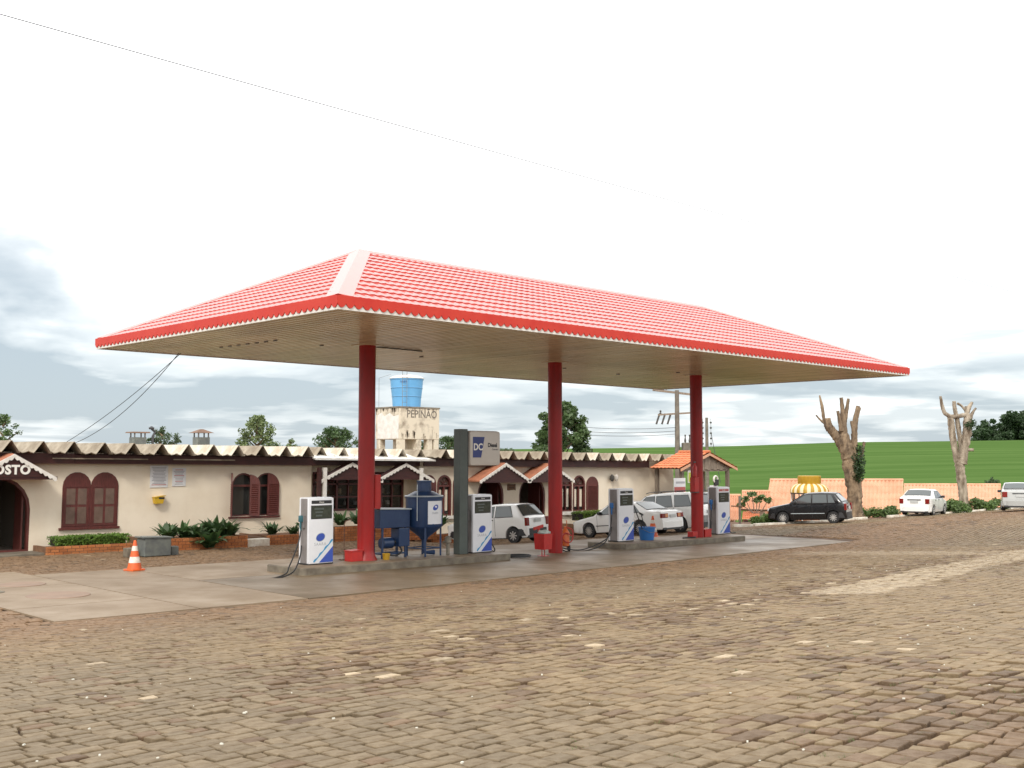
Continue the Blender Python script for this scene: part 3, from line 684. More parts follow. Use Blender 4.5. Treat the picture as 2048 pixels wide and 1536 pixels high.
for x, hinge, ang, mir in ((2.08, 'R', R(118), False), (3.99, 'R', R(14), False)):
    o = shutter(0, 0.47, 0.9, 2.42, hinge, 0, parent=b)
    o.location = (x if hinge == 'R' else x - .02, -.03, .90)
    o.rotation_euler = (0, 0, -ang if hinge == 'R' else 0)
    if x > 3: o.location = (3.52, -.05, .90); o.rotation_euler = (0, 0, R(-4))
o = shutter(0, 0.36, 0.9, 2.36, 'R', 0, parent=b); o.location = (2.80, -.05, .90); o.rotation_euler = (0, 0, R(-38))
MB().bbox(2.0, 4.05, -.07, 0.0, .82, .885).build('window_sill', 'brown_wood', b)
# arched windows of the middle and right groups
def arched_window(p, blind=True):
    x0, x1 = p[0][0], p[1][0]; zt = max(q[1] for q in p); r = (x1 - x0) / 2; zs = zt - r; cx = (x0 + x1) / 2
    b = ring(p, 0.085, -0.02, 0.12)[0].build('window', 'brown_wood', bld)
    MB().bbox(x0 + .02, x1 - .02, 0.0, .10, zs - .10, zs - .02).build('transom', 'brown_wood', b)
    MB().bbox(cx - .03, cx + .03, 0.0, .10, p[0][1] + .05, zs - .10).build('mullion', 'brown_wood', b)
    for a in (45, 90, 135): MB().box((cx + math.cos(R(a)) * r * .45, .05, zs + math.sin(R(a)) * r * .45), (r * .8, .03, .022), ry=-R(a)).build('glazing_bar', 'brown_wood', b)
    for sx in (-1, 1):
        MB().bbox(min(cx + sx * .04, cx + sx * (r - .09)), max(cx + sx * .04, cx + sx * (r - .09)), .10, .108, p[0][1] + .09, zs - .10).build('pane', 'glass_dark', b)
        MB().bbox(min(cx + sx * .10, cx + sx * (r - .14)), max(cx + sx * .10, cx + sx * (r - .14)), .085, .092, p[0][1] + .2, zs - .22).build('curtain', 'plaster' if blind else 'pane_blind', b)
    MB().prism(arch(x0 + .1, x1 - .1, zs, zt - .1), .09, .098).build('pane', 'pane_blind', b)
for p in w3[1:]: arched_window(p)
for p in w4: arched_window(p)
o = poly_plate(w3[0], -.03, .02).build('shutter', 'brown_wood', bld)
o = poly_plate(arch(20.82, 21.66, 0.62, 2.26), -.055, -.004).build('shutter', 'brown_wood', bld)
mb = MB()
for i in range(20): mb.box((21.24, -.062, .75 + i * .055), (.62, .014, .035), rx=.5)
mb.build('slats', 'brown_wood', o)
MB().bbox(10.66, 13.3, -.09, -.003, .52, .655).build('window_sill', 'white_trim', bld); MB().bbox(18.95, 21.75, -.12, -.003, .50, .655).build('window_sill', 'white_trim', bld)
# arched doorways: red-brown jambs and leaves standing open inside
for p, lf in ((d_left, 1), (d2, 1), (d3, 1)):
    dd = ring(p[:], 0.09, 0.03, 0.16)[0].build('doorway', 'brown_wood', bld)
    x1 = p[1][0]; MB().box((x1 - .13, .58, 1.0), (.05, .8, 1.95), rz=R(-6)).build('door_leaf', 'brown_wood', dd)
# shop front: frames, panes, goods
sf = MB(); sf.bbox(5.9, 10.3, .60, .72, .95, 1.03); sf.bbox(5.9, 10.3, .60, .72, 2.38, 2.45); sf.bbox(5.9, 10.3, .60, .72, 1.95, 2.02); sf.bbox(5.9, 10.3, .61, .71, 1.46, 1.51)
sfo = sf.build('shop_window', 'brown_wood', bld)
for i in range(9):
    x = 5.94 + i * .54; w = .09 if i % 2 == 0 else .045
    MB().bbox(x - w / 2, x + w / 2, .60, .725, 1.03, 2.38).build('mullion', 'brown_wood', sfo)
for i in range(8):
    x = 5.94 + i * .54
    for za, zb in ((1.03, 1.46), (1.51, 1.95), (2.02, 2.38)): MB().bbox(x + .04, x + .50, .655, .662, za, zb).build('pane', 'shop_glass', sfo)
for x, m in ((5.52, 'brown'), (5.76, 'white_trim'), (10.42, 'white_trim')): MB().bbox(x - .07, x + .07, -.42, -.30, -.1, 2.62).build('post', m, bld)
for z in (1.15, 1.6): MB().bbox(5.95, 10.25, .80, 1.1, z - .03, z).build('shelf', 'wood_brown', bld)
# gabled porches with scalloped white bargeboards
def gable(cx, hw, zt, rise, yf, tm='clay'):
    e = thing_part('porch_gable', bld)
    for s in (-1, 1):
        a = math.atan2(rise, hw); L = math.hypot(rise, hw) + .12
        n = 9; p = L / n; poly_t = []; poly_b = []
        for i in range(n):
            for k in range(6): t = k / 6; poly_t.append((i + t) * p); poly_b.append(-.075 - .055 * math.sin(PI * t))
        poly_t.append(L); poly_b.append(-.075); v = []; f = []
        for y in (yf - .03, yf):
            for x, b_ in zip(poly_t, poly_b):
                for zz_ in (.02, b_):
                    v.append((cx + s * (x * math.cos(a) + zz_ * 0), y, zt - x * math.sin(a) + zz_))
        m = len(poly_t) * 2
        for i in range(len(poly_t) - 1):
            q = i * 2; f += [(q, q + 1, q + 3, q + 2), (m + q, m + q + 2, m + q + 3, m + q + 1), (q + 1, m + q + 1, m + q + 3, q + 3), (q, q + 2, m + q + 2, m + q)]
        f += [(0, m, m + 1, 1), (m - 2, m - 1, 2 * m - 1, 2 * m - 2)]
        MB().add(v, f).build('bargeboard', 'white_trim', e)
        # tiled slope: rolls running down the slope
        v = []; f = []; nr = 22; d = (-yf + .02) if tm == 'clay' else .3
        for i in range(nr + 1):
            y = yf + d * i / nr; w = .03 * abs(math.sin(PI * i / 2.0 / 1.0)) if i % 2 else 0
            for x, dz in ((0, .01), (L, .01), (L, -.03), (0, -.03)): v.append((cx + s * x * math.cos(a), y, zt - x * math.sin(a) + dz + (w if dz > 0 and i > 1 else 0)))
        for i in range(nr):
            o = i * 4; q = o + 4; f += [(o, q, q + 1, o + 1), (o + 2, o + 3, q + 3, q + 2), (o + 1, q + 1, q + 2, o + 2), (o, o + 3, q + 3, q)]
        MB().add(v, f).build('tile_slope', 'clay_dull' if tm == 'clay' else tm, e)
    MB().prism([(cx - hw, zt - rise - .02), (cx + hw, zt - rise - .02), (cx, zt - .03)], yf + .03, yf + .07).build('gable_board', 'brown', e)
    return e
def thing_part(name, parent): return link(name, None, parent)
g1 = gable(-5.66, 1.16, 2.96, .64, -.95)
text('lettering', 'POSTO', 0.37, 'print_white', g1, (-5.80, -.935, 2.50), (PI / 2, 0, 0), .012, sx=.98, bold=.016, space=1.12)
for cx, hw in ((7.0, 1.36), (9.62, 1.36)): gable(cx, hw, 2.80, .62, -.38, 'brown')
for cx, hw in ((14.72, 1.42), (17.55, 1.40)): gable(cx, hw, 2.84, .70, -.85)
MB().bbox(13.4, 18.9, -.84, -.72, 2.02, 2.12).build('beam', 'brown', bld)
MB().bbox(-6.8, -4.35, -.9, -.8, 2.22, 2.31).build('beam', 'brown', bld)
# chimneys of the barbecue behind the roof
for pxx, dd, lab in ((275, 40, 'small rooftop chimney with flat rusty cap, left one of two'), (402, 40, 'small rooftop chimney with pointed rusty cap, right one of two')):
    p = px(pxx, 905, dd); ch = thing('chimney', lab, 'chimney', (p.x, p.y, 0), 0, 'chimneys on the roof')
    MB().bbox(-.24, .24, -.20, .20, 2.9, 3.68).build('stack', 'grey_paint', ch)
    for a in (-1, 1):
        for c in (-1, 1): MB().bbox(a * .20 - .02, a * .20 + .02, c * .16 - .02, c * .16 + .02, 3.68, 3.84).build('leg', 'metal_grey', ch)
    MB().box((0, 0, 3.86 + (.05 if pxx > 300 else 0)), (.72, .62, .045 if pxx < 300 else .14), taper=.9 if pxx < 300 else .15).build('cap', 'rust', ch)
p = px(305, 905, 41); fo = thing('flue_pipe', 'thin black bent flue pipe beside the left rooftop chimney', 'flue', (p.x, p.y, 0))
MB().tube([(0, 0, 2.9), (0, 0, 3.75), (.08, 0, 3.9), (-.05, 0, 4.02)], .05).build('pipe', 'cable', fo); MB().lathe([(.09, 0), (.11, .06), (.02, .12)], 10, (-.06, 0, 4.0)).build('cowl', 'cable', fo)
# notices, letter box, lamp, plaque: fixed to the wall
def on_wall(x, z, off=0.0): return Vector((x, 10.6 - off, z - SL * x))
def notice(x0, x1, z0, z1, lab, red):
    t = thing('notice_board', lab, 'notice', on_wall((x0 + x1) / 2, z0, .012)); w = x1 - x0; h = z1 - z0
    MB().bbox(-w / 2, w / 2, -.012, .008, 0, h).build('panel', 'paper', t)
    z = h - .06; i = 0; mb = MB(); mr = MB()
    while z > .06:
        l = w * random.uniform(.5, .86); (mr if (red and i % 4 == 0) or (not red and z < .12) else mb).bbox(-l / 2, l / 2, -.0155, -.012, z - .013, z + .008); z -= .048; i += 1
    mb.build('print', 'print_grey', t); mr.build('print', 'print_red', t)
notice(-.92, -.29, 1.93, 2.66, 'larger white printed notice on cream wall, left one', False); notice(-.13, .36, 1.97, 2.58, 'smaller white notice with red headings on cream wall', True)
t = thing('wall_box', 'small yellow open box fixed on the cream wall below notices', 'wall box', on_wall(-.66, 1.38, .005))
MB().prism([(-.13, .02), (.13, .02), (.19, .24), (-.17, .24)], -.19, -.01).build('box', 'yellow_paint', t); MB().box((.02, -.10, .255), (.40, .22, .02), ry=-.12).build('lid', 'yellow_paint', t); MB().bbox(-.02, .17, -.195, -.188, .17, .225).build('slot', 'black_plastic', t)
t = thing('wall_lamp', 'brass and glass lantern pair on right end of cream wall', 'lamp', on_wall(22.7, 2.08, .0))
MB().box((0, -.06, .08), (.30, .10, .10)).build('bracket', 'insulator', t)
for s in (-1, 1): MB().lathe([(.05, 0), (.10, .10), (.11, .24), (.04, .33)], 10, (s * .16, -.17, -.05)).build('lantern', 'sign_face' if s > 0 else 'insulator', t)
t = thing('wooden_plaque', 'carved dark wooden plaque between the two arched doorways', 'plaque', on_wall(15.88, 1.66, .0))
MB().prism([(-.24, .02), (-.2, 0), (.2, .03), (.25, .0), (.24, .28), (.19, .26), (-.2, .28), (-.25, .25)], -.04, -.003).build('board', 'wood_brown', t); MB().bbox(-.16, .16, -.046, -.04, .1, .13).build('carving', 'brown', t)
# goods in the shop window
for i in range(16):
    x = 6.05 + i * .265; z = (1.15, 1.6)[i % 2]; m = ('paper', 'cream_stripe', 'white_trim', 'brick_b')[i % 4]; h = random.uniform(.12, .3)
    o = MB()
    if i % 3 == 0: o.lathe([(.05, 0), (.055, h * .6), (.02, h * .75), (.02, h)], 10)
    else: o.rbox(-.07, .07, -.05, .05, 0, h, .008)
    o = o.build('bottle' if i % 3 == 0 else 'packet', m, None, loc=(x, 10.6 + .93, z - SL * x))
    tag(o, 'small bottle on the shelves behind the shop window' if i % 3 == 0 else 'small packet on the shelves behind the shop window', 'bottle' if i % 3 == 0 else 'packet', 'bottles in the shop window' if i % 3 == 0 else 'packets in the shop window')

# ------------------------------------------------------------------ brick planters
BR = {m: None for m in ('brick', 'brick_b')}
def planter(x0, x1, yf, yb, h, lab):
    z0 = g((x0 + x1) / 2, yf) - .02; t = thing('brick_planter', lab, 'planter', (x0, yf, z0), 0, 'brick planters along the wall'); t.rotation_euler = (0, SL, 0)
    L = x1 - x0; mb = MB(); mb.bbox(.012, L - .012, .012, .10, 0, h - .01); mb.bbox(.012, .10, .10, yb - yf, 0, h - .012); mb.bbox(L - .10, L - .012, .10, yb - yf, 0, h - .012); mb.build('mortar_core', 'mortar', t)
    MB().bbox(.10, L - .10, .10, yb - yf, 0, h - .06).build('soil_fill', 'soil', t)
    ch = .085; n = max(1, int(h / ch)); ch = h / n
    for r in range(n):
        x = -.12 * (r % 2); 
        while x < L - .02:
            a = max(0, x); b = min(L, x + .235)
            if b - a > .05:
                m = random.choice(('brick', 'brick_b'))
                if BR[m] is None: BR[m] = MB().rbox(-.5, .5, -.5, .5, -.5, .5, .04).build('brick', m, t).data; o = [c for c in t.children if c.data == BR[m]][0]
                else: o = link('brick', BR[m], t)
                o.scale = (b - a - .012, .115, ch - .012); o.location = ((a + b) / 2, .055 + random.uniform(-.004, .004), (r + .5) * ch)
            x += .247
    return t
planter(-4.72, -2.05, 9.35, 10.45, .26, 'low brick planter holding the clipped hedge under closed window')
planter(-1.75, 1.45, 8.35, 10.45, .42, 'brick planter with broad leafy plants left of the opening, below the notices')
planter(2.35, 4.9, 8.55, 10.45, .36, 'short brick planter right of the dark gap, with two plants')
planter(5.1, 9.8, 8.5, 9.7, .62, 'tall brick planter with white flowering plants below shop window')
planter(10.2, 13.2, 9.2, 10.3, .40, 'brick planter behind the white hatchback near arched windows')
planter(18.8, 23.4, 8.9, 10.3, .45, 'brick planter with bright green bushes under right arched windows')
t = thing('stone_trough', 'low concrete trough filling the gap between two brick planters', 'trough', (1.9, 8.5, g(1.9, 8.5) - .02)); MB().rbox(-.42, .42, -.1, .3, 0, .26, .02).build('block', 'kerb_white', t); MB().bbox(-.4, .4, .32, 1.8, 0, .3).build('bed', 'soil', t)
# low step at the left door
o = MB().rbox(-6.9, -4.0, 9.55, 10.58, -.05, .09, .02).build('door_step', 'concrete_old'); tag(o, 'low concrete step in front of the arched dark doorway', 'step')
# grey box and small blocks beside the cone
t = thing('grey_box', 'dull grey metal box standing behind the left traffic cone', 'box', (-2.55, 6.9, g(-2.5, 6.9)))
MB().rbox(-.42, .40, -.26, .26, .02, .54, .02).build('body', 'grey_paint', t); MB().box((-.02, 0, .56), (.92, .58, .035), ry=.03).build('lid', 'grey_paint', t)
for i, (x, y, s, lab) in enumerate(((-3.25, 7.0, .30, 'rough concrete block left of the grey box behind cone'), (-1.92, 6.95, .24, 'pale concrete block touching the right side of grey box'))):
    o = MB().rbox(-s / 2, s / 2, -s / 2, s / 2, 0, s * (1.1 if i else .9), .03).build('concrete_block', 'concrete_old' if i == 0 else 'grey_paint', None, loc=(x, y, g(x, y))); tag(o, lab, 'block')
# ------------------------------------------------------------------ pump islands and what stands on them
def zi(x): return g(x, 0) + 0.20
def island(x0, x1, y0, y1, lab):
    t = thing('pump_island', lab, 'island', (x0, 0, g(x0, 0)), 0, 'pump islands'); t.rotation_euler = (0, SL, 0); L = x1 - x0
    pts = [(0.12, y0), (L - .12, y0), (L, y0 + .12), (L, y1 - .12), (L - .12, y1), (0.12, y1), (0, y1 - .12), (0, y0 + .12)]
    mb = MB(); n = 8
    def ins(k): return [((x - L / 2) * (1 - k / L * 2) + L / 2, (y - (y0 + y1) / 2) * (1 - k * 2 / (y1 - y0)) + (y0 + y1) / 2) for x, y in pts]
    rings = [[(x, y, -.05) for x, y in pts], [(x, y, .175) for x, y in pts], [(x, y, .20) for x, y in ins(.025)]]
    mb.add([p for r in rings for p in r], [(r * 8 + i, r * 8 + (i + 1) % 8, r * 8 + 8 + (i + 1) % 8, r * 8 + 8 + i) for r in range(2) for i in range(8)])
    mb.build('kerb_edge', 'concrete_old', t)
    MB().add([(x, y, .20) for x, y in ins(.025)], [tuple(range(8))]).build('top', 'concrete', t)
island(-2.62, 4.6, -0.95, 0.75, 'long concrete pump island with tall sign and blue tank')
island(10.0, 17.2, -0.62, 1.05, 'concrete pump island on the right under third column')

def pump(x, y, lab, sc=1.0, hose=None, noz='teal', strip='black_plastic', hose2=None):
    W, Dp, Hh = 0.80, 0.46, 1.78; t = thing('fuel_pump', lab, 'fuel pump', (x, y, zi(x)), 0, 'fuel pumps'); t.scale = (sc, sc, sc)
    MB().rbox(-W / 2 + .01, W / 2 - .01, -Dp / 2 + .09, Dp / 2 - .06, 0.0, Hh - .02, .012).build('cabinet', 'pump_grey', t)
    MB().rbox(-W / 2, W / 2, Dp / 2 - .06, Dp / 2, 0.02, Hh, .02).build('back_panel', 'pump_white', t)
    f = MB().rbox(-W / 2, W / 2, -Dp / 2, -Dp / 2 + .09, 0.03, Hh, .03).build('front_panel', 'pump_white', t, smooth=True)
    MB().bbox(-W / 2 - .01, W / 2 + .01, -Dp / 2 + .03, Dp / 2 + .01, 0, .045).build('plinth', 'black_plastic', t)
    MB().bbox(-W / 2 + .02, W / 2 - .02, -Dp / 2 + .06, Dp / 2 - .02, Hh - .02, Hh + .012).build('top_cover', 'pump_white', t)
    yf = -Dp / 2
    hd = MB().rbox(-.32, .33, yf - .006, yf + .01, 1.625, 1.715, .008).build('header_strip', strip, f); text('lettering', 'Diesel' if strip == 'black_plastic' else 'Gasolina', .06, 'print_white', hd, (0, yf - .008, 1.667), (PI / 2, 0, 0), .001)
    fr = MB().rbox(-.335, .345, yf - .004, yf + .01, 1.215, 1.585, .01).build('display_bezel', 'black_plastic', f)
    MB().bbox(-.31, .32, yf - .009, yf - .004, 1.24, 1.56).build('display', 'display', fr)
    for i, (zx, zz_, w) in enumerate(((-.08, 1.49, .3), (-.08, 1.40, .24), (-.08, 1.31, .2))):
        MB().bbox(zx - w / 2, zx + w / 2, yf - .0115, yf - .009, zz_ - .022, zz_ + .022).build('readout', 'sign_green_grey', fr)
    # emblem: blue oval in a grey ring
    e = MB(); n = 28; ca, sa = math.cos(.35), math.sin(.35)
    def el(a, b): return [(-.02 + a * math.cos(2 * PI * k / n) * ca - b * math.sin(2 * PI * k / n) * sa, .73 + a * math.cos(2 * PI * k / n) * sa + b * math.sin(2 * PI * k / n) * ca) for k in range(n)]
    MB().prism(el(.155, .115), yf - .003, yf + .002).build('emblem_ring', 'silver_ring', f); MB().prism(el(.14, .098), yf - .006, yf - .001).build('emblem', 'logo_blue', f)
    text('lettering', 'SAARA', .115, 'grey_text', f, (-.03, yf - .003, .545), (PI / 2, 0, 0), .001, space=1.15)
    # blue corner and wavy stripes
    def band(off0, off1, wav, y, m, nm):                    # strip parallel to the diagonal of the lower right corner
        up = []; dn = []; n = 24
        for k in range(n + 1):
            s = k / n; x_ = -.22 + .61 * s; z_ = .06 + .58 * s
            wv = wav * math.sin(s * 22)
            for lst, off in ((up, off1 + wv), (dn, off0 + (wv if off0 > 0 else 0))):
                X = x_ - off * .69; Z = z_ + off * .72; lst.append((min(max(X, -.38), .385), max(Z, .055)))
        vs = [(a, y, b) for a, b in up] + [(a, y, b) for a, b in dn]
        MB().add(vs, [(k, k + 1, n + 2 + k, n + 1 + k) for k in range(n)]).build(nm, m, f)
    tri = [(-.06, .055), (.385, .055), (.385, .475)]
    MB().prism(tri, yf - .004, yf + .001).build('corner_patch', 'logo_blue', f)
    band(-.002, .042, .013, yf - .0035, 'cyan', 'wave_stripe')
    # nozzle in its holster and the hose
    s = -1; xs_ = -W / 2 - .03
    h = MB().rbox(xs_ - .03, xs_ + .05, -.06, .08, .98, 1.32, .01).build('holster', 'pump_grey', t)
    nz = MB().rbox(xs_ - .12, xs_ - .01, -.05, .06, 1.14, 1.32, .03).build('nozzle', noz, t, smooth=True)
    MB().tube([(xs_ - .07, .0, 1.16), (xs_ - .08, .0, 1.02), (xs_ - .06, .0, .92)], [.03, .026, .02], 8).build('grip', noz, nz); MB().tube([(xs_ - .05, .02, 1.31), (xs_ - .02, .02, 1.38)], .014, 6).build('spout', 'metal_grey', nz)
    if hose: MB().tube(smooth_path([(xs_ - .06, 0, .93)] + hose + [(xs_ + .0, .06, .5)]), .019, 8).build('hose', 'rubber', t, smooth=True)
    if hose2: MB().tube(smooth_path(hose2), .019, 8).build('hose', 'rubber', t, smooth=True)
    return t
def smooth_path(p, n=6):
    p = [Vector(q) for q in p]; out = []
    for i in range(len(p) - 1):
        a = p[max(i - 1, 0)]; b = p[i]; c = p[i + 1]; d = p[min(i + 2, len(p) - 1)]
        for k in range(n):
            t = k / n; out.append(0.5 * ((2 * b) + (c - a) * t + (2 * a - 5 * b + 4 * c - d) * t * t + (3 * b - a - 3 * c + d) * t ** 3))
    out.append(p[-1]); return out
pump(-1.66, -0.12, 'white fuel pump nearest the camera, left of first red column', .945, hose=[(-.60, -.05, .6), (-.85, -.2, .25), (-1.12, -.42, .03), (-1.35, -.62, -.12), (-1.85, -.78, -.185), (-2.3, -.72, -.19), (-1.9, -.9, -.19), (-1.35, -.85, -.10), (-1.0, -.6, .06), (-.68, -.28, .32)])
pump(4.02, -0.05, 'white fuel pump standing against the tall dark sign pillar', .945, hose=[(-.5, .05, .6), (-.46, .1, .4)], hose2=[(.42, .02, .75), (.50, .0, .4), (.72, -.02, .05), (.66, .05, .02), (.5, .1, .3)])
pump(11.02, 0.32, 'white fuel pump beside the blue bucket on right island', hose=[(-.75, -.15, .5), (-1.2, -.3, .05), (-2.0, -.4, -.13), (-3.0, -.3, -.16), (-3.5, -.15, .12), (-3.3, -.2, .0), (-2.4, -.35, -.12), (-1.0, -.2, .15)], noz='blue_plastic',
     hose2=[(.42, -.05, 1.5), (.55, -.1, 1.2), (.78, -.1, .8), (1.0, -.12, .35)])
pump(17.1, 0.55, 'white fuel pump with red header at far right island end', hose=[(-.6, -.05, .6), (-.75, -.1, .15), (-.6, -.05, .12)], strip='print_red', noz='blue_plastic', hose2=[(.42, .02, .65), (.5, .0, .3), (.75, -.02, .03), (.95, -.1, .02)])

# tall sign
t = thing('price_sign', 'tall dark green sign pillar with pale DC Diesel box', 'sign', (3.16, -0.12, zi(3.2)))
MB().rbox(-.06, .25, -.17, .10, 0, 3.58, .02).build('pillar', 'sign_green_grey', t); MB().rbox(.252, .30, -.14, .08, 0, 3.5, .006).build('pillar_edge', 'black_plastic', t)
b = MB().rbox(.302, 1.52, -.22, .16, 2.52, 3.54, .09).build('sign_box', 'sign_face', t, smooth=True)
MB().prism([(.40, 2.76), (.72, 2.76), (.86, 3.36), (.40, 3.36)], -.227, -.218).build('badge', 'sign_blue', b)
text('lettering', 'DC', .27, 'print_white', b, (.60, -.23, 3.06), (PI / 2, 0, 0), .003, sx=.92, bold=.008); text('lettering', 'Diesel', .165, 'print_black', b, (1.18, -.222, 3.12), (PI / 2, 0, 0), .003, sx=.9, bold=.006); text('lettering', 'Comum', .075, 'print_black', b, (1.28, -.222, 3.0), (PI / 2, 0, 0), .002)
# blue diesel filter tank
t = thing('filter_tank', 'dark blue filter tank with cone base and white emblem plate', 'tank', (2.12, 0.12, zi(2.1)))
body = MB().lathe([(.10, .45), (.14, .52), (.50, .80), (.52, .84), (.52, 1.60), (.54, 1.61), (.54, 1.66), (.26, 1.80), (.22, 1.80)], 24).build('body', 'navy_paint', t, smooth=True)
MB().lathe([(.20, 1.80), (.20, 2.05), (.215, 2.06), (.215, 2.10), (.05, 2.11)], 20).build('neck', 'navy_paint', t, smooth=True)
MB().lathe([(.555, 1.655), (.56, 1.67), (.52, 1.69), (.51, 1.685)], 24, capb=False, capt=False).build('lid_rim_sheen', 'silver_ring', t, smooth=True)  # silver ring paints in the sky reflection along the navy lid's edge
for a in (45, 135, 225, 315):
    c, s = math.cos(R(a + 10)) * .47, math.sin(R(a + 10)) * .47; MB().box((c, s, .5), (.05, .05, 1.0), rz=R(a)).build('leg', 'navy_paint', t)
mb = MB()
for a in (45, 135, 225, 315):
    p = [(math.cos(R(q + 10)) * .47, math.sin(R(q + 10)) * .47, .22) for q in (a, a + 90)]; mb.tube(p, .018, 6)
mb.build('brace', 'navy_paint', t); MB().tube([(0, 0, .5), (0, 0, .1), (.3, -.1, .08)], .07, 10).build('drain_pipe', 'navy_paint', t)
v = []; f = []; n = 14
for k in range(n + 1):
    a = R(-118 + 58 * k / n); v += [(math.cos(a) * .526, math.sin(a) * .526, .90), (math.cos(a) * .526, math.sin(a) * .526, 1.54)]
pl = MB().add(v, [(2 * k, 2 * k + 2, 2 * k + 3, 2 * k + 1) for k in range(n)]).build('emblem_plate', 'pump_white', t)
def curved(pts, r, m, nm):                                  # flat print wrapped on the tank: pts in (angle deg, z)
    MB().add([(math.cos(R(a)) * r, math.sin(R(a)) * r, z) for a, z in pts], [tuple(range(len(pts)))]).build(nm, m, pl)
curved([(-92 + 10 * math.cos(2 * PI * k / 20) - 2 * math.sin(2 * PI * k / 20), 1.36 + .07 * math.sin(2 * PI * k / 20) + .04 * math.cos(2 * PI * k / 20)) for k in range(20)], .530, 'logo_blue', 'emblem')
curved([(-104, .90), (-98, .90), (-60, 1.22), (-60, 1.32)], .530, 'cyan', 'wave_stripe'); curved([(-92, .90), (-60, .90), (-60, 1.14)], .530, 'logo_blue', 'corner_patch')
text('lettering', 'SAARA', .075, 'grey_text', pl, (-.04, -.532, 1.21), (PI / 2, 0, 0), .001)
MB().tube([(-.50, -.30, 1.0), (-.50, -.30, 2.0)], .012, 6).build('level_tube', 'silver_ring', t)
# blue pump box beside it
t = thing('filter_unit', 'dark blue steel box on legs with motor beneath, behind first column', 'machine', (0.98, 0.22, zi(1.0)))
MB().rbox(-.52, .52, -.24, .24, .82, 1.32, .015).build('case', 'navy_paint', t); MB().box((0, 0, 1.335), (1.1, .56, .03), ry=.03).build('lid', 'silver_ring', t)
for a in (-1, 1):
    for c in (-1, 1): MB().box((a * .40, c * .19, .41), (.05, .05, .82)).build('leg', 'navy_paint', t)
mb = MB()
for c in (-1, 1): mb.box((0, c * .19, .12), (.8, .04, .04))
for a in (-1, 1): mb.box((a * .4, 0, .12), (.04, .36, .04))
mb.build('stretcher', 'navy_paint', t); MB().lathe([(.06, -.2), (.15, -.18), (.15, .16), (.05, .2)], 16, (-.12, -.02, .40), axis='X').build('motor', 'navy_paint', t, smooth=True)
MB().rbox(.12, .50, -.26, .10, .30, .80, .02).build('cylinder_block', 'navy_paint', t); MB().tube(smooth_path([(.1, -.1, .45), (.25, -.22, .2), (.0, -.3, .08), (-.3, -.28, .1)]), .025, 7).build('pipe', 'rubber', t)
o = MB().lathe([(.09, 0), (.11, .16), (.10, .17)], 14).build('yellow_can', 'mustard', None, loc=(.50, -.25, zi(.5))); tag(o, 'small yellow can on the floor right of first column', 'can')
t = thing('pipe_valve', 'rusty valve and pipe fitting between blue tank and sign pillar', 'valve', (2.78, -.15, zi(2.8)))
MB().tube([(0, 0, 0), (0, 0, .42)], .05, 10).build('pipe', 'weathered_dark', t); MB().lathe([(.03, .30), (.10, .36), (.10, .48), (.03, .54)], 12).build('valve_body', 'weathered_dark', t); MB().tube([(-.1, .1, .35), (.12, -.02, .48)], .03, 8).build('lever', 'weathered_dark', t)
# things on and round the columns
t = thing('extinguisher_cabinet', 'red metal cabinet hung on right side of first column', 'cabinet', (0.27, 0.0, 1.55)); MB().rbox(-.09, .10, -.16, .16, 0, .92, .015).build('case', 'red_box', t); MB().bbox(-.06, .08, -.166, -.158, .08, .84).build('door', 'red_box', t); MB().tube([(.0, .05, .92), (.0, .05, 1.02)], .03, 8).build('neck', 'insulator', t)
t = thing('sand_box', 'small red box on the island left of first column foot', 'box', (-0.42, -.06, zi(-.4))); MB().rbox(-.20, .17, -.15, .15, 0, .27, .012).build('case', 'red_box', t); MB().box((-.01, 0, .28), (.40, .33, .025), ry=-.03).build('lid', 'red_box', t)
t = thing('wire_stand', 'thin rusty wire stand behind the small red box', 'stand', (-.45, .35, zi(-.4))); MB().tube([(0, 0, 0), (0, 0, .95), (.05, 0, 1.03), (.25, 0, 1.08)], .012, 6).build('rod', 'rust', t); MB().box((0, 0, .012), (.2, .2, .02)).build('foot', 'rust', t)
t = thing('waste_bin', 'red square bin full of dark rags in front of second column', 'bin', (6.20, -.62, g(6.4, 0) + .02), R(8)); t.scale = (.66, .66, .74)
MB().add([(-.30, -.26, .28), (.30, -.26, .28), (.30, .26, .28), (-.30, .26, .28), (-.34, -.29, .92), (.34, -.29, .92), (.34, .29, .92), (-.34, .29, .92)], [(3, 2, 1, 0), (0, 1, 5, 4), (1, 2, 6, 5), (2, 3, 7, 6), (3, 0, 4, 7)]).build('bucket', 'red_box', t)
for a in (-.1, .1): MB().box((a, .0, .14), (.03, .03, .29)).build('leg', 'red_box', t)
MB().bbox(-.2, .2, -.2, .2, 0, .02).build('foot_plate', 'red_box', t)
o = MB().box((0, .27, 1.16), (.72, .06, .12), ry=-.12).build('back_rail', 'red_box', t); MB().bbox(-.05, .05, .22, .28, .8, 1.12).build('rail_post', 'red_box', t)
def lump(name, m, lab, cat, c, s, seed):
    random.seed(seed); bm = bmesh.new(); bmesh.ops.create_icosphere(bm, subdivisions=3, radius=1)
    for v in bm.verts:
        k = 1 + .22 * math.sin(v.co.x * 5 + seed) * math.cos(v.co.y * 4 + seed) + .12 * math.sin(v.co.z * 9 + v.co.x * 6); v.co = Vector((v.co.x * s[0] * k, v.co.y * s[1] * k, v.co.z * s[2] * k))
    me = bpy.data.meshes.new(name); bm.to_mesh(me); bm.free(); me.materials.append(MATS[m]); me.polygons.foreach_set('use_smooth', [True] * len(me.polygons)); return tag(link(name, me, None, c), lab, cat)
lump('plastic_bag', 'sack', 'crumpled pale plastic bag on top of the red bin', 'bag', (6.22, -.66, g(6.4, 0) + .72), (.22, .15, .09), 5)
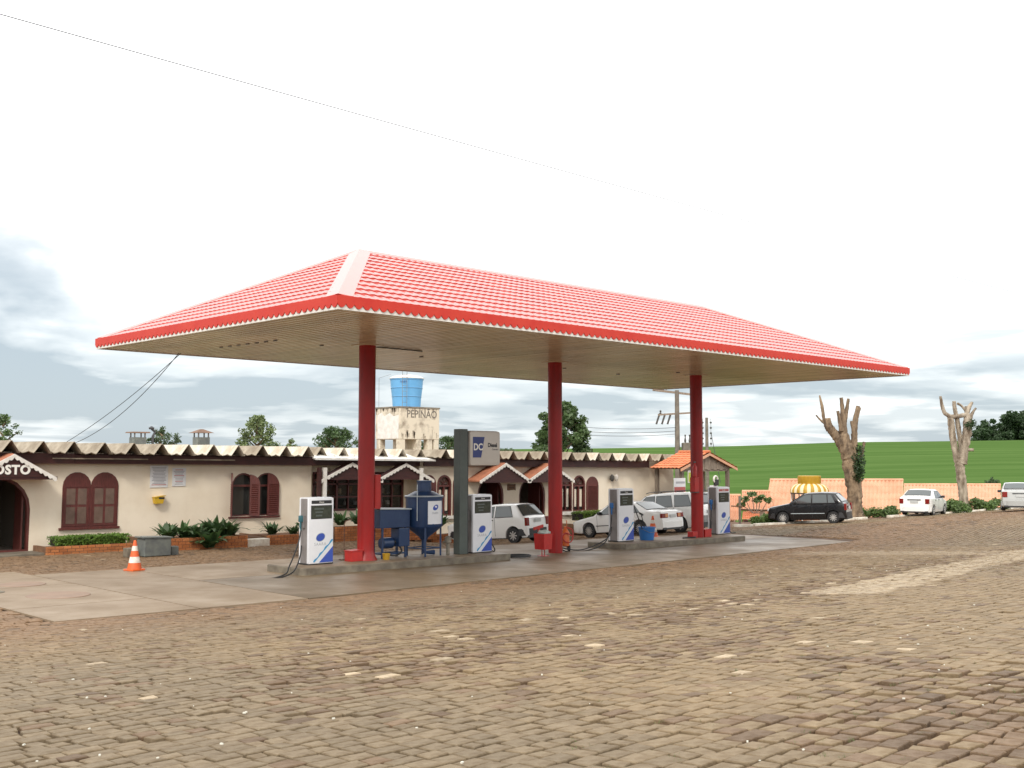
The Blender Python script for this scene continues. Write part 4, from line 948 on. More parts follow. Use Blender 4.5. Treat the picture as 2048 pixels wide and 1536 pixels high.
t = thing('wheeled_extinguisher', 'orange wheeled extinguisher with hose behind second column', 'extinguisher', (7.98, .12, g(8, 0) + .02), R(-30)); t.scale = (.85, .85, .85)
MB().lathe([(.05, .18), (.16, .22), (.17, .70), (.10, .82), (.05, .86), (.05, .94)], 18).build('cylinder', 'orange_paint', t, smooth=True)
for s in (-1, 1): MB().lathe([(.02, -.03), (.12, -.03), (.12, .03), (.02, .03)], 16, (s * .18, .1, .12), axis='X').build('wheel', 'rubber', t)
MB().tube([(-.12, .16, .12), (-.12, .18, 1.15), (.12, .18, 1.15), (.12, .16, .12)], .016, 6).build('handle_frame', 'orange_paint', t); MB().tube(smooth_path([(.04, -.05, .9), (.25, -.12, .8), (.22, -.2, .45), (.05, -.2, .35), (-.15, -.18, .5), (-.05, -.2, .7), (.2, -.2, .6)]), .022, 7).build('hose', 'red_box', t)
t = thing('coiled_hose', 'black hose coiled on wet concrete between the islands', 'hose', (5.35, -.42, g(5.3, 0) + .04))
pts = [(math.cos(a) * (.42 - a * .006), math.sin(a) * (.36 - a * .006), .0 + a * .004) for a in np.linspace(0, 3.6 * PI, 50)]; MB().tube(pts, .024, 7).build('coil', 'rubber', t, smooth=True)
t = thing('blue_bucket', 'blue plastic bucket on right island beside pump', 'bucket', (12.28, .22, zi(12.3)))
MB().lathe([(.24, 0), (.29, .42), (.31, .42), (.31, .45), (.28, .45), (.23, .03)], 22).build('pail', 'blue_plastic', t, smooth=True); MB().tube([(-.30, 0, .4), (-.2, -.28, .28), (.2, -.28, .28), (.30, 0, .4)], .008, 5).build('handle', 'metal_grey', t)
t = thing('squeegee', 'long dark brush handle standing in the blue bucket', 'brush', (12.2, .2, zi(12.3) + .1)); MB().tube([(.05, 0, 0), (-.12, .1, .8)], .016, 6).build('handle', 'rubber', t); MB().box((-.12, .1, .80), (.2, .04, .05), ry=.4).build('head', 'rubber', t)
t = thing('fire_extinguisher', 'red fire extinguisher hung on left side of third column', 'extinguisher', (14.66, -.12, 1.72)); MB().lathe([(.06, .5), (.085, .52), (.085, .86), (.03, .96), (.03, 1.02)], 14).build('cylinder', 'red_box', t, smooth=True); MB().box((0, 0, 1.05), (.12, .03, .05)).build('valve', 'insulator', t); MB().rbox(-.14, .12, -.10, .12, -.02, .50, .01).build('holder', 'red_box', t); MB().bbox(-.145, .125, -.105, .125, -.05, -.02).build('shelf', 'insulator', t)
t = thing('sand_box', 'small red box at the right foot of third column', 'box', (15.38, -.02, zi(15.4))); MB().rbox(-.2, .2, -.15, .15, 0, .26, .012).build('case', 'red_box', t); MB().box((0, 0, .272), (.44, .33, .025)).build('lid', 'red_box', t)
o = MB().rbox(-.16, .14, -.12, .12, 0, .22, .012).build('sand_box', 'red_box', None, loc=(14.58, -.06, zi(14.6))); tag(o, 'small red box at the left foot of third column', 'box')
o = MB().tube(smooth_path([(-.4, 0, .03), (-.1, .06, .03), (.2, -.05, .03), (.5, .1, .03)]), .025, 7).build('short_hose', 'rubber', None, loc=(14.2, -.2, zi(14.2))); tag(o, 'short dark hose end left of the third column foot', 'hose')
# traffic cones
def cone(x, y, z, lab, s=1.0):
    t = thing('traffic_cone', lab, 'traffic cone', (x, y, z), R(12), 'traffic cones')
    b = MB().rbox(-.19 * s, .19 * s, -.19 * s, .19 * s, 0, .045 * s, .015).build('base', 'cone_orange', t)
    hs = [0.045, .20, .35, .50, .62, .76]; r = lambda h: (.165 * (1 - h / .80) + .022) * s
    for i in range(5):
        MB().lathe([(r(hs[i]), hs[i] * s), (r(hs[i + 1]), hs[i + 1] * s)], 20).build('band', 'cone_white' if i % 2 else 'cone_orange', t, smooth=True)
    return t
cone(-5.04, 2.95, g(-5, 3) + .02, 'orange and white traffic cone on the left concrete slab'); cone(15.6, 2.55, g(15.6, 2.5) + .02, 'orange and white cone standing behind the right island by the bucket', 1.1)

# ------------------------------------------------------------------ cars
def car(name, lab, loc, az, spec):
    L, W, H = spec['L'], spec['W'], spec['H']; prof = spec['top']; belt = spec['belt']; paint = spec['paint']; wr = spec['wr']; wx = spec['wx']; zb0 = .20
    t = thing(name, lab, 'car', loc, az + PI)
    ox = L / 2
    PXx = [p[0] for p in prof]; PZ = [p[1] for p in prof]
    def zt(x): return float(np.interp(x, PXx, PZ))
    def hw(x, z):
        s = max(0, 1 - x / .55); e = max(0, 1 - (L - x) / .45); w = W / 2 * (1 - .13 * s * s) * (1 - .085 * e * e)
        if z > belt: w -= spec.get('tum', .17) * (z - belt) / (H - belt)
        if z < .5: w -= .05 * ((.5 - z) / .3) ** 2
        return w
    def zb(x):
        z = zb0 + .05 * max(0, 1 - x / .3)
        for c in wx:
            d = abs(x - c); Ra = wr + .055
            if d < Ra: z = max(z, wr + math.sqrt(Ra * Ra - d * d))
        return z
    st = sorted(set([0.0, .015, .04, .08] + [round(x, 3) for x in np.arange(.12, L - .1, .055)] + [L - .10, L - .06, L - .03, L - .01, L] + [p[0] for p in prof if 0 < p[0] < L]))
    v = []; ns = 7
    for x in st:
        z1 = zt(x); z0 = min(zb(x), z1 - .10); ring_ = [(0, z0), (hw(x, z0) * .8, z0)]
        for k in range(ns): z = z0 + .01 + (z1 - .055 - z0 - .01) * k / (ns - 1); ring_.append((hw(x, z), z))
        we = hw(x, z1 - .03); ring_ += [(we - .022, z1 - .016), (we - .07, z1), (we * .55, z1 + .018), (0, z1 + .026)]
        full = ring_ + [(-a, b) for a, b in ring_[-2:0:-1]]
        v += [(x - ox, y, z) for y, z in full]
    m = len(full); f = []
    for i in range(len(st) - 1):
        for k in range(m): f.append((i * m + k, i * m + (k + 1) % m, (i + 1) * m + (k + 1) % m, (i + 1) * m + k))
    f += [tuple(range(m)), tuple((len(st) - 1) * m + k for k in range(m))]
    body = MB().add(v, f).build('body', paint, t, smooth=True, angle=32)
    MB().bbox(.35 - ox, L - .35 - ox, -W / 2 + .22, W / 2 - .22, .17, .62).build('underbody_blocker', 'car_trim', t)  # dark box added between the wheels to block light under the shell
    # side windows: rubber surround and pane following the side of the body
    def side_panel(poly, off, m, nm, sgn, par, n=6):
        # polygon of four points (bottom-front, top-front, top-rear, bottom-rear) laid on the flank
        (a, b, c, d) = poly; vs = []; fs = []
        for i in range(n + 1):
            u = i / n
            for j in range(n + 1):
                w = j / n; x = (a[0] * (1 - u) + d[0] * u) * (1 - w) + (b[0] * (1 - u) + c[0] * u) * w; z = (a[1] * (1 - u) + d[1] * u) * (1 - w) + (b[1] * (1 - u) + c[1] * u) * w
                vs.append((x - ox, sgn * (hw(x, z) + off), z))
        fs = [(i * (n + 1) + j, (i + 1) * (n + 1) + j, (i + 1) * (n + 1) + j + 1, i * (n + 1) + j + 1) for i in range(n) for j in range(n)]
        return MB().add(vs, fs).build(nm, m, par, smooth=True)
    def grow(p, q):
        cx = sum(a[0] for a in p) / 4; cz = sum(a[1] for a in p) / 4; return [(a[0] + q * (1 if a[0] > cx else -1), a[1] + q * (1 if a[1] > cz else -1)) for a in p]
    for sgn in (-1, 1):
        for p in spec['side']:
            r_ = side_panel(grow(p, .022), .004, 'car_trim', 'window_surround', sgn, body); side_panel(p, .007, 'car_glass', 'side_window', sgn, r_)
    def top_panel(xa, xb, ka, kb, m, nm, off=.012, inset=.0):
        vs = []; n = 8; q = 6
        xs2 = np.linspace(xa, xb, n + 1)
        for i, x in enumerate(xs2):
            kk = ka + (kb - ka) * i / n
            for j in range(q + 1):
                s = (j / q * 2 - 1); w = (hw(x, zt(x)) - .06) * kk; z = zt(x) + .026 * (1 - s * s * .8)
                # push out along the slope normal
                dx = .01; sl = (zt(x + dx) - zt(x - dx)) / (2 * dx); nl = math.hypot(1, sl); vs.append((x - ox - sl / nl * off, s * w, z + off / nl))
        return MB().add(vs, [(i * (q + 1) + j, (i + 1) * (q + 1) + j, (i + 1) * (q + 1) + j + 1, i * (q + 1) + j + 1) for i in range(n) for j in range(q)]).build(nm, m, body, smooth=True)
    for nm, (xa, xb) in (('windscreen', spec['ws']), ('rear_window', spec['rw'])):
        top_panel(xa - .02, xb + .02, 1.0, 1.0, 'car_trim', 'window_surround', .008); top_panel(xa + .012, xb - .012, .95, .95, 'car_glass', nm, .014)
    # bumpers
    bc = spec.get('bumper', paint)
    for nm, x0, x1 in (('front_bumper', -.035, .34), ('rear_bumper', L - .34, L + .04)):
        vs = []; fs = []; pts = []
        fr = nm[0] == 'f'; xe = 0 if fr else L
        for k in range(13):
            a = -PI / 2 + PI * k / 12; yy = math.sin(a); 
            w = W / 2 * (.965 if fr else .985) + .012
            ex = abs(math.cos(a)) ** .5
            xx_ = (x1 - (x1 - x0) * ex) if fr else (x0 + (x1 - x0) * ex)
            w = hw(min(max(xx_, .12), L - .12), .42) + .014; pts.append((xx_ - ox, math.copysign(abs(yy) ** .45, yy) * w))
        zs_ = spec.get('bz', (.26, .50))
        for x_, y_ in pts: vs += [(x_, y_, zs_[0]), (x_, y_, zs_[1]), (x_ + (.05 if fr else -.05), y_ * .95, zs_[1] + .012), (x_ + (.05 if fr else -.05), y_ * .95, zs_[0] - .012)]
        for k in range(12):
            o = k * 4; q = o + 4; fs += [(o, q, q + 1, o + 1), (o + 1, q + 1, q + 2, o + 2), (o + 3, o, q, q + 3)]
        MB().add(vs, fs).build(nm, bc, body, smooth=True, angle=50)
    # lamps, plate, mirrors, handles, moulding
    lz = spec['tail']
    for sgn in (-1, 1):
        yw = hw(L - .05, (lz[0] + lz[1]) / 2); tl = MB().rbox(L - .09 - ox, L + .018 - ox, min(sgn * (yw - lz[2]), sgn * (yw + .012)), max(sgn * (yw - lz[2]), sgn * (yw + .012)), lz[0], lz[1], .012).build('tail_lamp', 'tail_red', body)
        if spec.get('amber'): MB().bbox(L + .017 - ox, L + .022 - ox, min(sgn * (yw - lz[2] * .5), sgn * (yw - lz[2] * .95)), max(sgn * (yw - lz[2] * .5), sgn * (yw - lz[2] * .95)), lz[0] + .02, lz[1] - .02).build('lamp_segment', 'tail_amber', tl)
        yh = hw(.05, .65); MB().rbox(-.012 - ox, .12 - ox, min(sgn * (yh - .36), sgn * (yh - .01)), max(sgn * (yh - .36), sgn * (yh - .01)), spec['head'][0], spec['head'][1], .012).build('headlight', 'lamp_clear', body)
        xm = spec['side'][0][0][0] + .10; ym = hw(xm, belt) + .055; MB().rbox(xm - .06 - ox, xm + .06 - ox, min(sgn * (ym - .085), sgn * (ym + .085)), max(sgn * (ym - .085), sgn * (ym + .085)), belt + .0, belt + .13, .03).build('mirror', spec.get('mirror', 'car_trim'), body, smooth=True)
        for hx in spec['handles']: yy = hw(hx, belt - .08); MB().bbox(hx - .08 - ox, hx + .08 - ox, min(sgn * (yy - .01), sgn * (yy + .02)), max(sgn * (yy - .01), sgn * (yy + .02)), belt - .105, belt - .065).build('door_handle', 'car_trim', body)
        for gx in spec['gaps']: side_panel([(gx, .28), (gx, belt - .0), (gx + .012, belt), (gx + .012, .28)], .003, 'car_trim', 'door_gap', sgn, body, 4)
        if spec.get('mould'): side_panel([(wx[0] + wr + .1, .47), (wx[0] + wr + .1, .50), (wx[1] - wr - .1, .50), (wx[1] - wr - .1, .47)], .012, spec['mould'], 'side_moulding', sgn, body, 6)
    MB().bbox(L - .3 - ox, L + .02 - ox, -W / 2 + .1, W / 2 - .1, .19, spec.get('bz', (.26, .5))[0] + .015).build('rear_valance', 'car_trim', body)
    pz = spec.get('pz', .62); MB().bbox(L + .012 - ox, L + .026 - ox, -.2, .2, pz, pz + .13).build('number_plate', 'plate', body)
    if spec.get('hatch_strip'): MB().bbox(L + .006 - ox, L + .02 - ox, -.34, .34, pz + .15, pz + .19).build('boot_strip', 'car_trim', body)
    if spec.get('rack'):
        for s in (-1, 1): MB().tube([(1.9 - ox, s * .56, H + .03), (2.1 - ox, s * .56, H + .075), (L - .5 - ox, s * .56, H + .075), (L - .35 - ox, s * .56, H + .03)], .016, 6).build('roof_rail', 'car_trim', body)
    if spec.get('roofbox'): MB().rbox(L - .55 - ox, L - .2 - ox, -.5, .5, H + .02, H + .05, .01).build('spoiler', 'car_trim', body)
    for c in wx:
        for sgn in (-1, 1):
            y0 = sgn * (W / 2 - .10); ty = MB().lathe([(wr * .62, -.09), (wr * .93, -.09), (wr, -.06), (wr, .06), (wr * .93, .09), (wr * .62, .09)], 26, (c - ox, y0, wr), axis='Y').build('wheel', 'rubber', t, smooth=True)
            ys = y0 + sgn * .075
            MB().lathe([(wr * .62, -.01), (wr * .62, .012), (wr * .58, .02), (wr * .52, .0)], 24, (c - ox, ys, wr), axis='Y').build('rim', 'alloy', ty, smooth=True)
            mb = MB(); k0 = spec.get('spokes', 6)
            for k in range(k0): a = 2 * PI * k / k0; mb.box((c - ox + math.cos(a) * wr * .34, ys + sgn * .016, wr + math.sin(a) * wr * .34), (wr * .48, .02, wr * (.9 / k0 + .03)), ry=-a)
            mb.lathe([(wr * .17, -.012), (wr * .17, .022), (wr * .1, .03)], 12, (c - ox, ys + sgn * .006, wr), axis='Y'); mb.build('spokes', 'alloy', ty)
    return t
def park(c, spec, p, az, ref='wheel'):                       # stand a car on the ground: p is its rear left wheel or the middle of its tail
    h = Vector((math.cos(az), math.sin(az), 0)); lf = Vector((-h.y, h.x, 0)); L, W = spec['L'], spec['W']; xr = spec['wx'][1]; xf = spec['wx'][0]
    m = Vector((p.x, p.y, 0)) + (h * (xr - L / 2) - lf * (W / 2 - .1) if ref == 'wheel' else h * (L / 2))
    a = m + h * (L / 2 - xf); b = m - h * (xr - L / 2); za, zb_ = g(a.x, a.y), g(b.x, b.y); th = (za - zb_) / (xr - xf)
    c.location = (m.x, m.y, zb_ + (za - zb_) * (xr - L / 2) / (xr - xf) + .006); c.rotation_euler = (0, math.atan(th), az + PI)
UNO = dict(L=3.66, W=1.56, H=1.445, belt=.96, wr=.285, wx=(.72, 3.06), paint='car_white', bumper='car_trim', spokes=8, bz=(.27, .52), tail=(.62, .92, .15), head=(.60, .74), handles=(2.12,), gaps=(1.22, 2.26), ws=(1.06, 1.70), rw=(3.17, 3.47), pz=.74,
    top=[(0, .52), (.02, .70), (.10, .78), (.98, .945), (1.04, .965), (1.72, 1.385), (1.9, 1.425), (2.5, 1.445), (3.0, 1.42), (3.14, 1.395), (3.50, .96), (3.56, .92), (3.63, .88), (3.66, .50)],
    side=[[(1.22, .98), (1.78, 1.34), (2.20, 1.355), (2.20, .98)], [(2.30, .98), (2.30, 1.355), (2.92, 1.345), (3.08, .98)]])
_c = car('white_hatchback', 'white two-door hatchback behind the second column, seen from behind', (0, 0, 0), 0, UNO); park(_c, UNO, px(1030, 1084, 39.6), R(101))
U4 = dict(UNO, paint='car_black', mould='silver_ring', handles=(1.98, 2.72), gaps=(1.22, 2.10, 2.84), spokes=10, pz=.66,
    side=[[(1.24, .98), (1.78, 1.34), (2.06, 1.355), (2.06, .98)], [(2.14, .98), (2.14, 1.355), (2.76, 1.35), (2.80, .98)], [(2.86, .98), (2.84, 1.345), (2.98, 1.335), (3.16, .98)]])
# the ground under the black car falls towards its front
_c = car('black_hatchback', 'black four-door hatchback parked along the kerb before the yellow kiosk', (0, 0, 0), 0, U4); park(_c, U4, px(1668, 1047, 50.5), R(108))
SED = dict(L=4.5, W=1.70, H=1.41, belt=.93, wr=.30, wx=(.86, 3.42), paint='car_white', spokes=14, bz=(.26, .50), tail=(.66, .84, .44), amber=True, head=(.58, .70), handles=(2.30, 3.08), gaps=(1.32, 2.42, 3.15), ws=(1.16, 1.84), rw=(3.20, 3.78), pz=.66, mould='car_trim',
    top=[(0, .50), (.02, .66), (.12, .74), (1.10, .90), (1.16, .92), (1.86, 1.35), (2.1, 1.395), (2.7, 1.41), (3.16, 1.35), (3.82, 1.0), (3.95, .975), (4.38, .95), (4.47, .90), (4.5, .50)],
    side=[[(1.40, .95), (1.94, 1.31), (2.36, 1.33), (2.36, .95)], [(2.46, .95), (2.46, 1.33), (3.0, 1.31), (3.10, .95)], [(3.18, .95), (3.08, 1.29), (3.16, 1.28), (3.48, .95)]])
_c = car('white_saloon', 'white saloon with wide tail lamps between right-hand pumps', (0, 0, 0), 0, SED); park(_c, SED, px(1283, 1065, 44), R(95))
COR = dict(SED, L=4.03, W=1.61, H=1.39, wx=(.76, 3.2), wr=.285, tail=(.66, .92, .19), spokes=6, amber=False, ws=(1.02, 1.66), rw=(2.86, 3.36), pz=.70, hatch_strip=True, handles=(2.1, 2.8), gaps=(1.2, 2.2, 2.9), mould=None,
    top=[(0, .50), (.02, .64), (.12, .72), (.96, .90), (1.02, .92), (1.68, 1.34), (1.9, 1.38), (2.4, 1.39), (2.84, 1.34), (3.40, 1.05), (3.5, 1.03), (3.92, .98), (4.0, .92), (4.03, .50)],
    side=[[(1.26, .95), (1.76, 1.29), (2.12, 1.31), (2.12, .95)], [(2.2, .95), (2.2, 1.31), (2.66, 1.29), (2.82, .95)]])
_c = car('white_saloon', 'white saloon seen from behind beside the kerb shrubs, with dark red lamps', (0, 0, 0), 0, COR); park(_c, COR, px(1829, 1035, 57.2), R(11), 'tail')
SIL = dict(COR, paint='car_silver', L=4.25, W=1.68, H=1.42, tail=(.68, .95, .22), mould=None, hatch_strip=True)
SIL['top'] = [(x * 4.25 / 4.03, z * 1.02) for x, z in COR['top']]; SIL['side'] = [[(x * 4.25 / 4.03, z * 1.01) for x, z in p] for p in COR['side']]; SIL['wx'] = (.8, 3.36); SIL['ws'] = (1.08, 1.75); SIL['rw'] = (3.02, 3.54)
_c = car('silver_saloon', 'silver saloon cut by the right edge of the picture', (0, 0, 0), 0, SIL); park(_c, SIL, px(2041, 1024, 53.4), R(22), 'tail')
SUV = dict(SED, L=4.62, W=1.78, H=1.70, belt=1.08, wr=.345, wx=(.9, 3.62), tail=(.95, 1.30, .13), amber=False, head=(.72, .88), bumper='metal_grey', bz=(.40, .68), tum=.14, rack=True, spokes=5, roofbox=True, handles=(2.4, 3.3), gaps=(1.4, 2.52, 3.4), ws=(1.26, 1.92), rw=(4.34, 4.50), pz=.78, mould='metal_grey',
    top=[(0, .72), (.02, .92), (.14, .99), (1.2, 1.09), (1.26, 1.11), (1.94, 1.60), (2.2, 1.67), (2.9, 1.70), (4.0, 1.69), (4.30, 1.63), (4.52, 1.12), (4.57, 1.08), (4.6, 1.0), (4.62, .6)],
    side=[[(1.5, 1.12), (2.02, 1.56), (2.44, 1.58), (2.44, 1.12)], [(2.54, 1.12), (2.54, 1.58), (3.24, 1.58), (3.34, 1.12)], [(3.46, 1.12), (3.42, 1.58), (4.08, 1.57), (4.26, 1.12)]])
_c = car('white_estate_car', 'tall white off-road car with roof rails behind third column', (0, 0, 0), 0, SUV); park(_c, SUV, px(1362, 1063, 46.2), R(97))
# ------------------------------------------------------------------ roofs built of tile rolls
def tile_slope(name, parent, m, a, b, c, d, nroll, ncourse, amp=.035, step=.03, split=False):   # eave a-b, ridge d-c
    a, b, c, d = map(Vector, (a, b, c, d)); nn = (b - a).cross(d - a).normalized()
    if nn.z < 0: nn = -nn
    vs = []; fs = []; nu = nroll * 4
    for j in range(ncourse):
        for e, up in ((0, step), (1, 0)):
            v = (j + e) / ncourse
            for i in range(nu + 1):
                u = i / nu; p = (a * (1 - u) + b * u) * (1 - v) + (d * (1 - u) + c * u) * v
                vs.append(p + nn * (up + amp * (0.5 + 0.5 * math.cos(2 * PI * (i % 4) / 4))))
    k = nu + 1
    for r in range(2 * ncourse - 1):
        for i in range(nu): fs.append((r * k + i, r * k + i + 1, (r + 1) * k + i + 1, (r + 1) * k + i))
    if split:                                               # every tile a piece of its own
        e = thing_part(name, parent)
        for j in range(ncourse):
            for r in range(nroll):
                q = [vs[(2 * j + e2) * k + r * 4 + i] for e2 in (0, 1) for i in range(5)]; low = [p - nn * .03 for p in q[:5]]
                MB().add(q + low, [(i, i + 1, 6 + i, 5 + i) for i in range(4)] + [(i, 10 + i, 11 + i, i + 1) for i in range(4)]).build('roof_tile', m, e)
        return e
    return MB().add(vs, fs).build(name, m, parent)
# ------------------------------------------------------------------ gabled kiosk at the right end of the building
ks = thing('gabled_kiosk', 'small open kiosk with orange tiled gable roof and grey boards', 'kiosk', (0, 0, 0))
ka, kb, kc, kz, kr_ = 24.75, 29.55, 27.15, 2.42, 3.19
tile_slope('roof_slope', ks, 'clay', (ka, 8.0, kz), (ka, 9.85, kz), (kc, 9.85, kr_), (kc, 8.0, kr_), 8, 7, split=True)
tile_slope('roof_slope', ks, 'clay', (kb, 9.85, kz), (kb, 8.0, kz), (kc, 8.0, kr_), (kc, 9.85, kr_), 8, 7, split=True)
MB().prism([(ka, kz - .03), (kc, kr_ - .03), (kb, kz - .03), (kc, kr_ - .09)], 8.03, 9.8).build('roof_lining', 'wood_brown', ks)
MB().tube([(kc, 7.97, kr_ + .05), (kc, 9.87, kr_ + .05)], .07, 8).build('ridge_tile', 'clay', ks)
for s, xe in ((-1, ka), (1, kb)):
    MB().prism([(kc, kr_ - .02), (xe, kz - .02), (xe, kz - .14), (kc, kr_ - .14)], 7.97, 8.01).build('bargeboard', 'clay_pale', ks)
nb = 14
for i in range(nb):
    x0 = ka + .55 + i * (kb - ka - 1.1) / nb; x1 = x0 + (kb - ka - 1.1) / nb - .012; xm = (x0 + x1) / 2
    zt_ = kr_ - .16 - abs(xm - kc) / 2.4 * .77; MB().bbox(x0, x1, 8.12 + .01 * (i % 2), 8.15 + .01 * (i % 2), kz - .06 - .05 * (i % 2), max(zt_, kz)).build('gable_plank', 'wood_grey', ks)
for x, y in ((25.1, 8.2), (28.95, 8.2), (25.1, 9.7), (28.95, 9.7)): MB().box((x, y, 1.05), (.16, .16, 2.75)).build('post', 'wood_grey', ks)
MB().bbox(25.0, 29.05, 8.16, 8.24, 2.26, 2.36).build('beam', 'wood_grey', ks)
MB().bbox(25.3, 28.7, 9.6, 9.66, .3, 1.2).build('counter_back', 'wood_brown', ks)
def hang(name, lab, cat, x, y, z, w, h, ms):
    t = thing(name, lab, cat, (x, y, z)); MB().rbox(-w / 2, w / 2, -.012, .012, 0, h, .006).build('panel', ms[0], t)
    for k, (m, x0, x1, z0, z1) in enumerate(ms[1:]): MB().bbox(x0, x1, -.016, -.0125, z0, z1).build('print', m, t)
hang('hanging_sign', 'white and red printed sign hung at kiosk left post', 'sign', 24.72, 8.05, 1.18, .92, .78, ('paper', ('print_red', -.44, .44, .03, .36), ('print_grey', -.30, .40, .52, .62), ('print_white', -.3, .3, .12, .17)))
hang('hanging_sign', 'green and yellow round-cornered sign under kiosk gable', 'sign', 26.0, 8.1, 1.72, 1.1, .60, ('sign_face', ('lime', -.5, -.1, .05, .5), ('print_grey', -.05, .45, .2, .4)))
hang('hanging_sign', 'pale lettered sign hanging in kiosk right half', 'sign', 27.6, 8.1, 1.05, .66, .52, ('paper', ('print_grey', -.25, .25, .3, .36), ('print_grey', -.2, .2, .15, .2)))
o = MB().tube([(.16 * math.cos(a), 0, .16 * math.sin(a)) for a in np.linspace(0, 2 * PI, 19)], .05, 7).build('white_ring', 'white_trim', None, loc=(27.7, 8.05, 1.86)); tag(o, 'white ring hung below the kiosk gable', 'ring')
o = MB().rbox(-.17, .17, -.05, .05, 0, .3, .02).build('black_case', 'black_plastic', None, loc=(27.75, 8.05, 1.56)); tag(o, 'small black case hung below the white ring', 'case')

# ------------------------------------------------------------------ low tiled houses behind the kerb
def roof_house(name, lab, x0, x1, yr, ye, dr, de, m='clay_pale', wall=True, nr=None, lean=3):
    a = px(x0 - lean, ye, de); b = px(x1, ye, de); c = px(x1, yr, dr); d = px(x0, yr, dr); zr = c.z; ze = a.z
    b.z = ze; d.z = zr
    t = thing(name, lab, 'house', (a.x, a.y, 0)); o0 = Vector((a.x, a.y, 0)); A, B_, C_, D_ = (q - o0 for q in (a, b, c, d))
    w = (B_ - A).length; nr = nr or max(6, int(w / .23))
    tile_slope('roof_slope', t, m, A, B_, C_, D_, nr, 6, .095, .012)
    back = (D_ - A); back.z = 0; E_ = D_ + back - Vector((0, 0, zr - ze)); F_ = C_ + (C_ - B_); F_.z = E_.z
    tile_slope('roof_slope', t, m, F_, E_, D_, C_, nr, 6, .095, .012)
    MB().tube([D_ + Vector((0, 0, .06)), C_ + Vector((0, 0, .06))], .09, 8).build('ridge_tile', m, t)
    u = (B_ - A).normalized(); v = back.normalized(); L = back.length
    A2 = A + u * .35 + v * .5; B2 = B_ - u * .35 + v * .5; C2 = B2 + v * (2 * L - 1); D2 = A2 + v * (2 * L - 1); zb_ = -3.6
    def at(p, z): return (p.x, p.y, z)
    MB().add([at(A2, zb_), at(B2, zb_), at(C2, zb_), at(D2, zb_), at(A2, ze + .1), at(B2, ze + .1), at(C2, ze + .1), at(D2, ze + .1), at((B2 + C2) / 2, zr - .12), at((A2 + D2) / 2, zr - .12)],
             [(0, 1, 5, 4), (1, 2, 6, 8, 5), (2, 3, 7, 6), (3, 0, 4, 9, 7)]).build('wall', 'plaster', t)
    ang = math.atan2(u.y, u.x)
    for k in (.25, .6):
        p = A2 + (B2 - A2) * k - v * .01; wn_ = thing_part('window', t); wn_.location = (p.x, p.y, ze - 1.5); wn_.rotation_euler = (0, 0, ang)
        MB().bbox(-.5, .5, -.03, .02, 0, 1.0).build('frame', 'brown_wood', wn_); MB().bbox(-.42, .42, -.04, -.03, .08, .92).build('pane', 'glass_dark', wn_)
    return t
roof_house('tiled_house', 'low house with broad salmon tiled roof behind black car and bare tree', 1540, 1806, 962, 1041, 66, 62, lean=13)
roof_house('tiled_house', 'lower salmon tiled house behind white saloon and right bare tree', 1808, 2001, 971, 1020, 78, 73)
roof_house('tiled_house', 'small salmon tiled house left of the broad roof', 1484, 1540, 985, 1022, 63.5, 60.5, nr=12)
roof_house('tiled_house', 'smallest salmon tiled roof beside the right-hand fuel pump', 1440, 1481, 993, 1042, 62, 58.5, nr=10)
# open porch below the small house: orange sheets on posts
t = thing('porch', 'low porch of bright orange tiles on thin wooden posts', 'porch', (0, 0, 0))
A, B_, C_, D_ = px(1484, 1040, 55.5), px(1518, 1040, 55.5), px(1520, 1023, 57.5), px(1486, 1023, 57.5)
B_.z = A.z; C_.z = D_.z
tile_slope('roof_slope', t, 'clay', A, B_, C_, D_, 9, 4); MB().tube([px(1478, 1019, 57.6), px(1535, 1021, 57.6)], .05, 6).build('beam', 'wood_brown', t)
for xx in (1486, 1516): q = px(xx, 1040, 55.6); MB().tube([(q.x, q.y, q.z), (q.x, q.y, -2.6)], .05, 6).build('post', 'wood_brown', t)
t = thing('wooden_gate_post', 'tall thin wooden post with crossbar right of far pump', 'post', (0, 0, 0))
q = px(1480, 1054, 50.5); MB().tube([(q.x, q.y, q.z - .3), (q.x, q.y, 1.15)], .06, 7).build('post', 'wood_grey', t); MB().tube([px(1462, 1012, 50.5), px(1485, 1013, 50.5)], .03, 6).build('crossbar', 'wood_brown', t)
# yellow striped dome kiosk
kp = px(1619, 985, 57); t = thing('domed_kiosk', 'round kiosk with yellow and cream striped dome and mustard drum', 'kiosk', (kp.x, kp.y, 0)); R0 = .98; z0 = kp.z
prof = [(R0, 0), (R0 * .99, .14), (R0 * .93, .27), (R0 * .82, .38), (R0 * .66, .45), (R0 * .56, .47)]
NSg = 32
for s in range(NSg):
    v = []; f = []
    for r_, z in prof:
        for k in range(4): a = 2 * PI * (s + k / 3) / NSg; bul = 1 + .035 * math.sin(PI * k / 3); v.append((r_ * bul * math.cos(a), r_ * bul * math.sin(a), z0 + z))
    for i in range(len(prof) - 1):
        for k in range(3): f.append((i * 4 + k, i * 4 + k + 1, i * 4 + 5 + k, i * 4 + 4 + k))
    MB().add(v, f).build('dome_stripe', 'mustard' if s % 2 else 'cream_stripe', t, smooth=True)
MB().lathe([(.57, z0 + .44), (.60, z0 + .50), (.60, z0 + .86), (.56, z0 + .88), (.02, z0 + .88)], 28).build('drum', 'mustard', t, smooth=True, angle=30)
MB().lathe([(R0 * 1.0, z0 - .06), (R0 * 1.02, z0 + .0), (.2, z0 + .01)], 28).build('ring_beam', 'insulator', t)
for s in range(12):
    a = 2 * PI * s / 12 + .1; MB().tube([(math.cos(a) * .93, math.sin(a) * .93, -2.4), (math.cos(a) * .93, math.sin(a) * .93, z0 - .03)], .035, 6).build('bar', 'insulator' if s % 2 else 'white_trim', t)
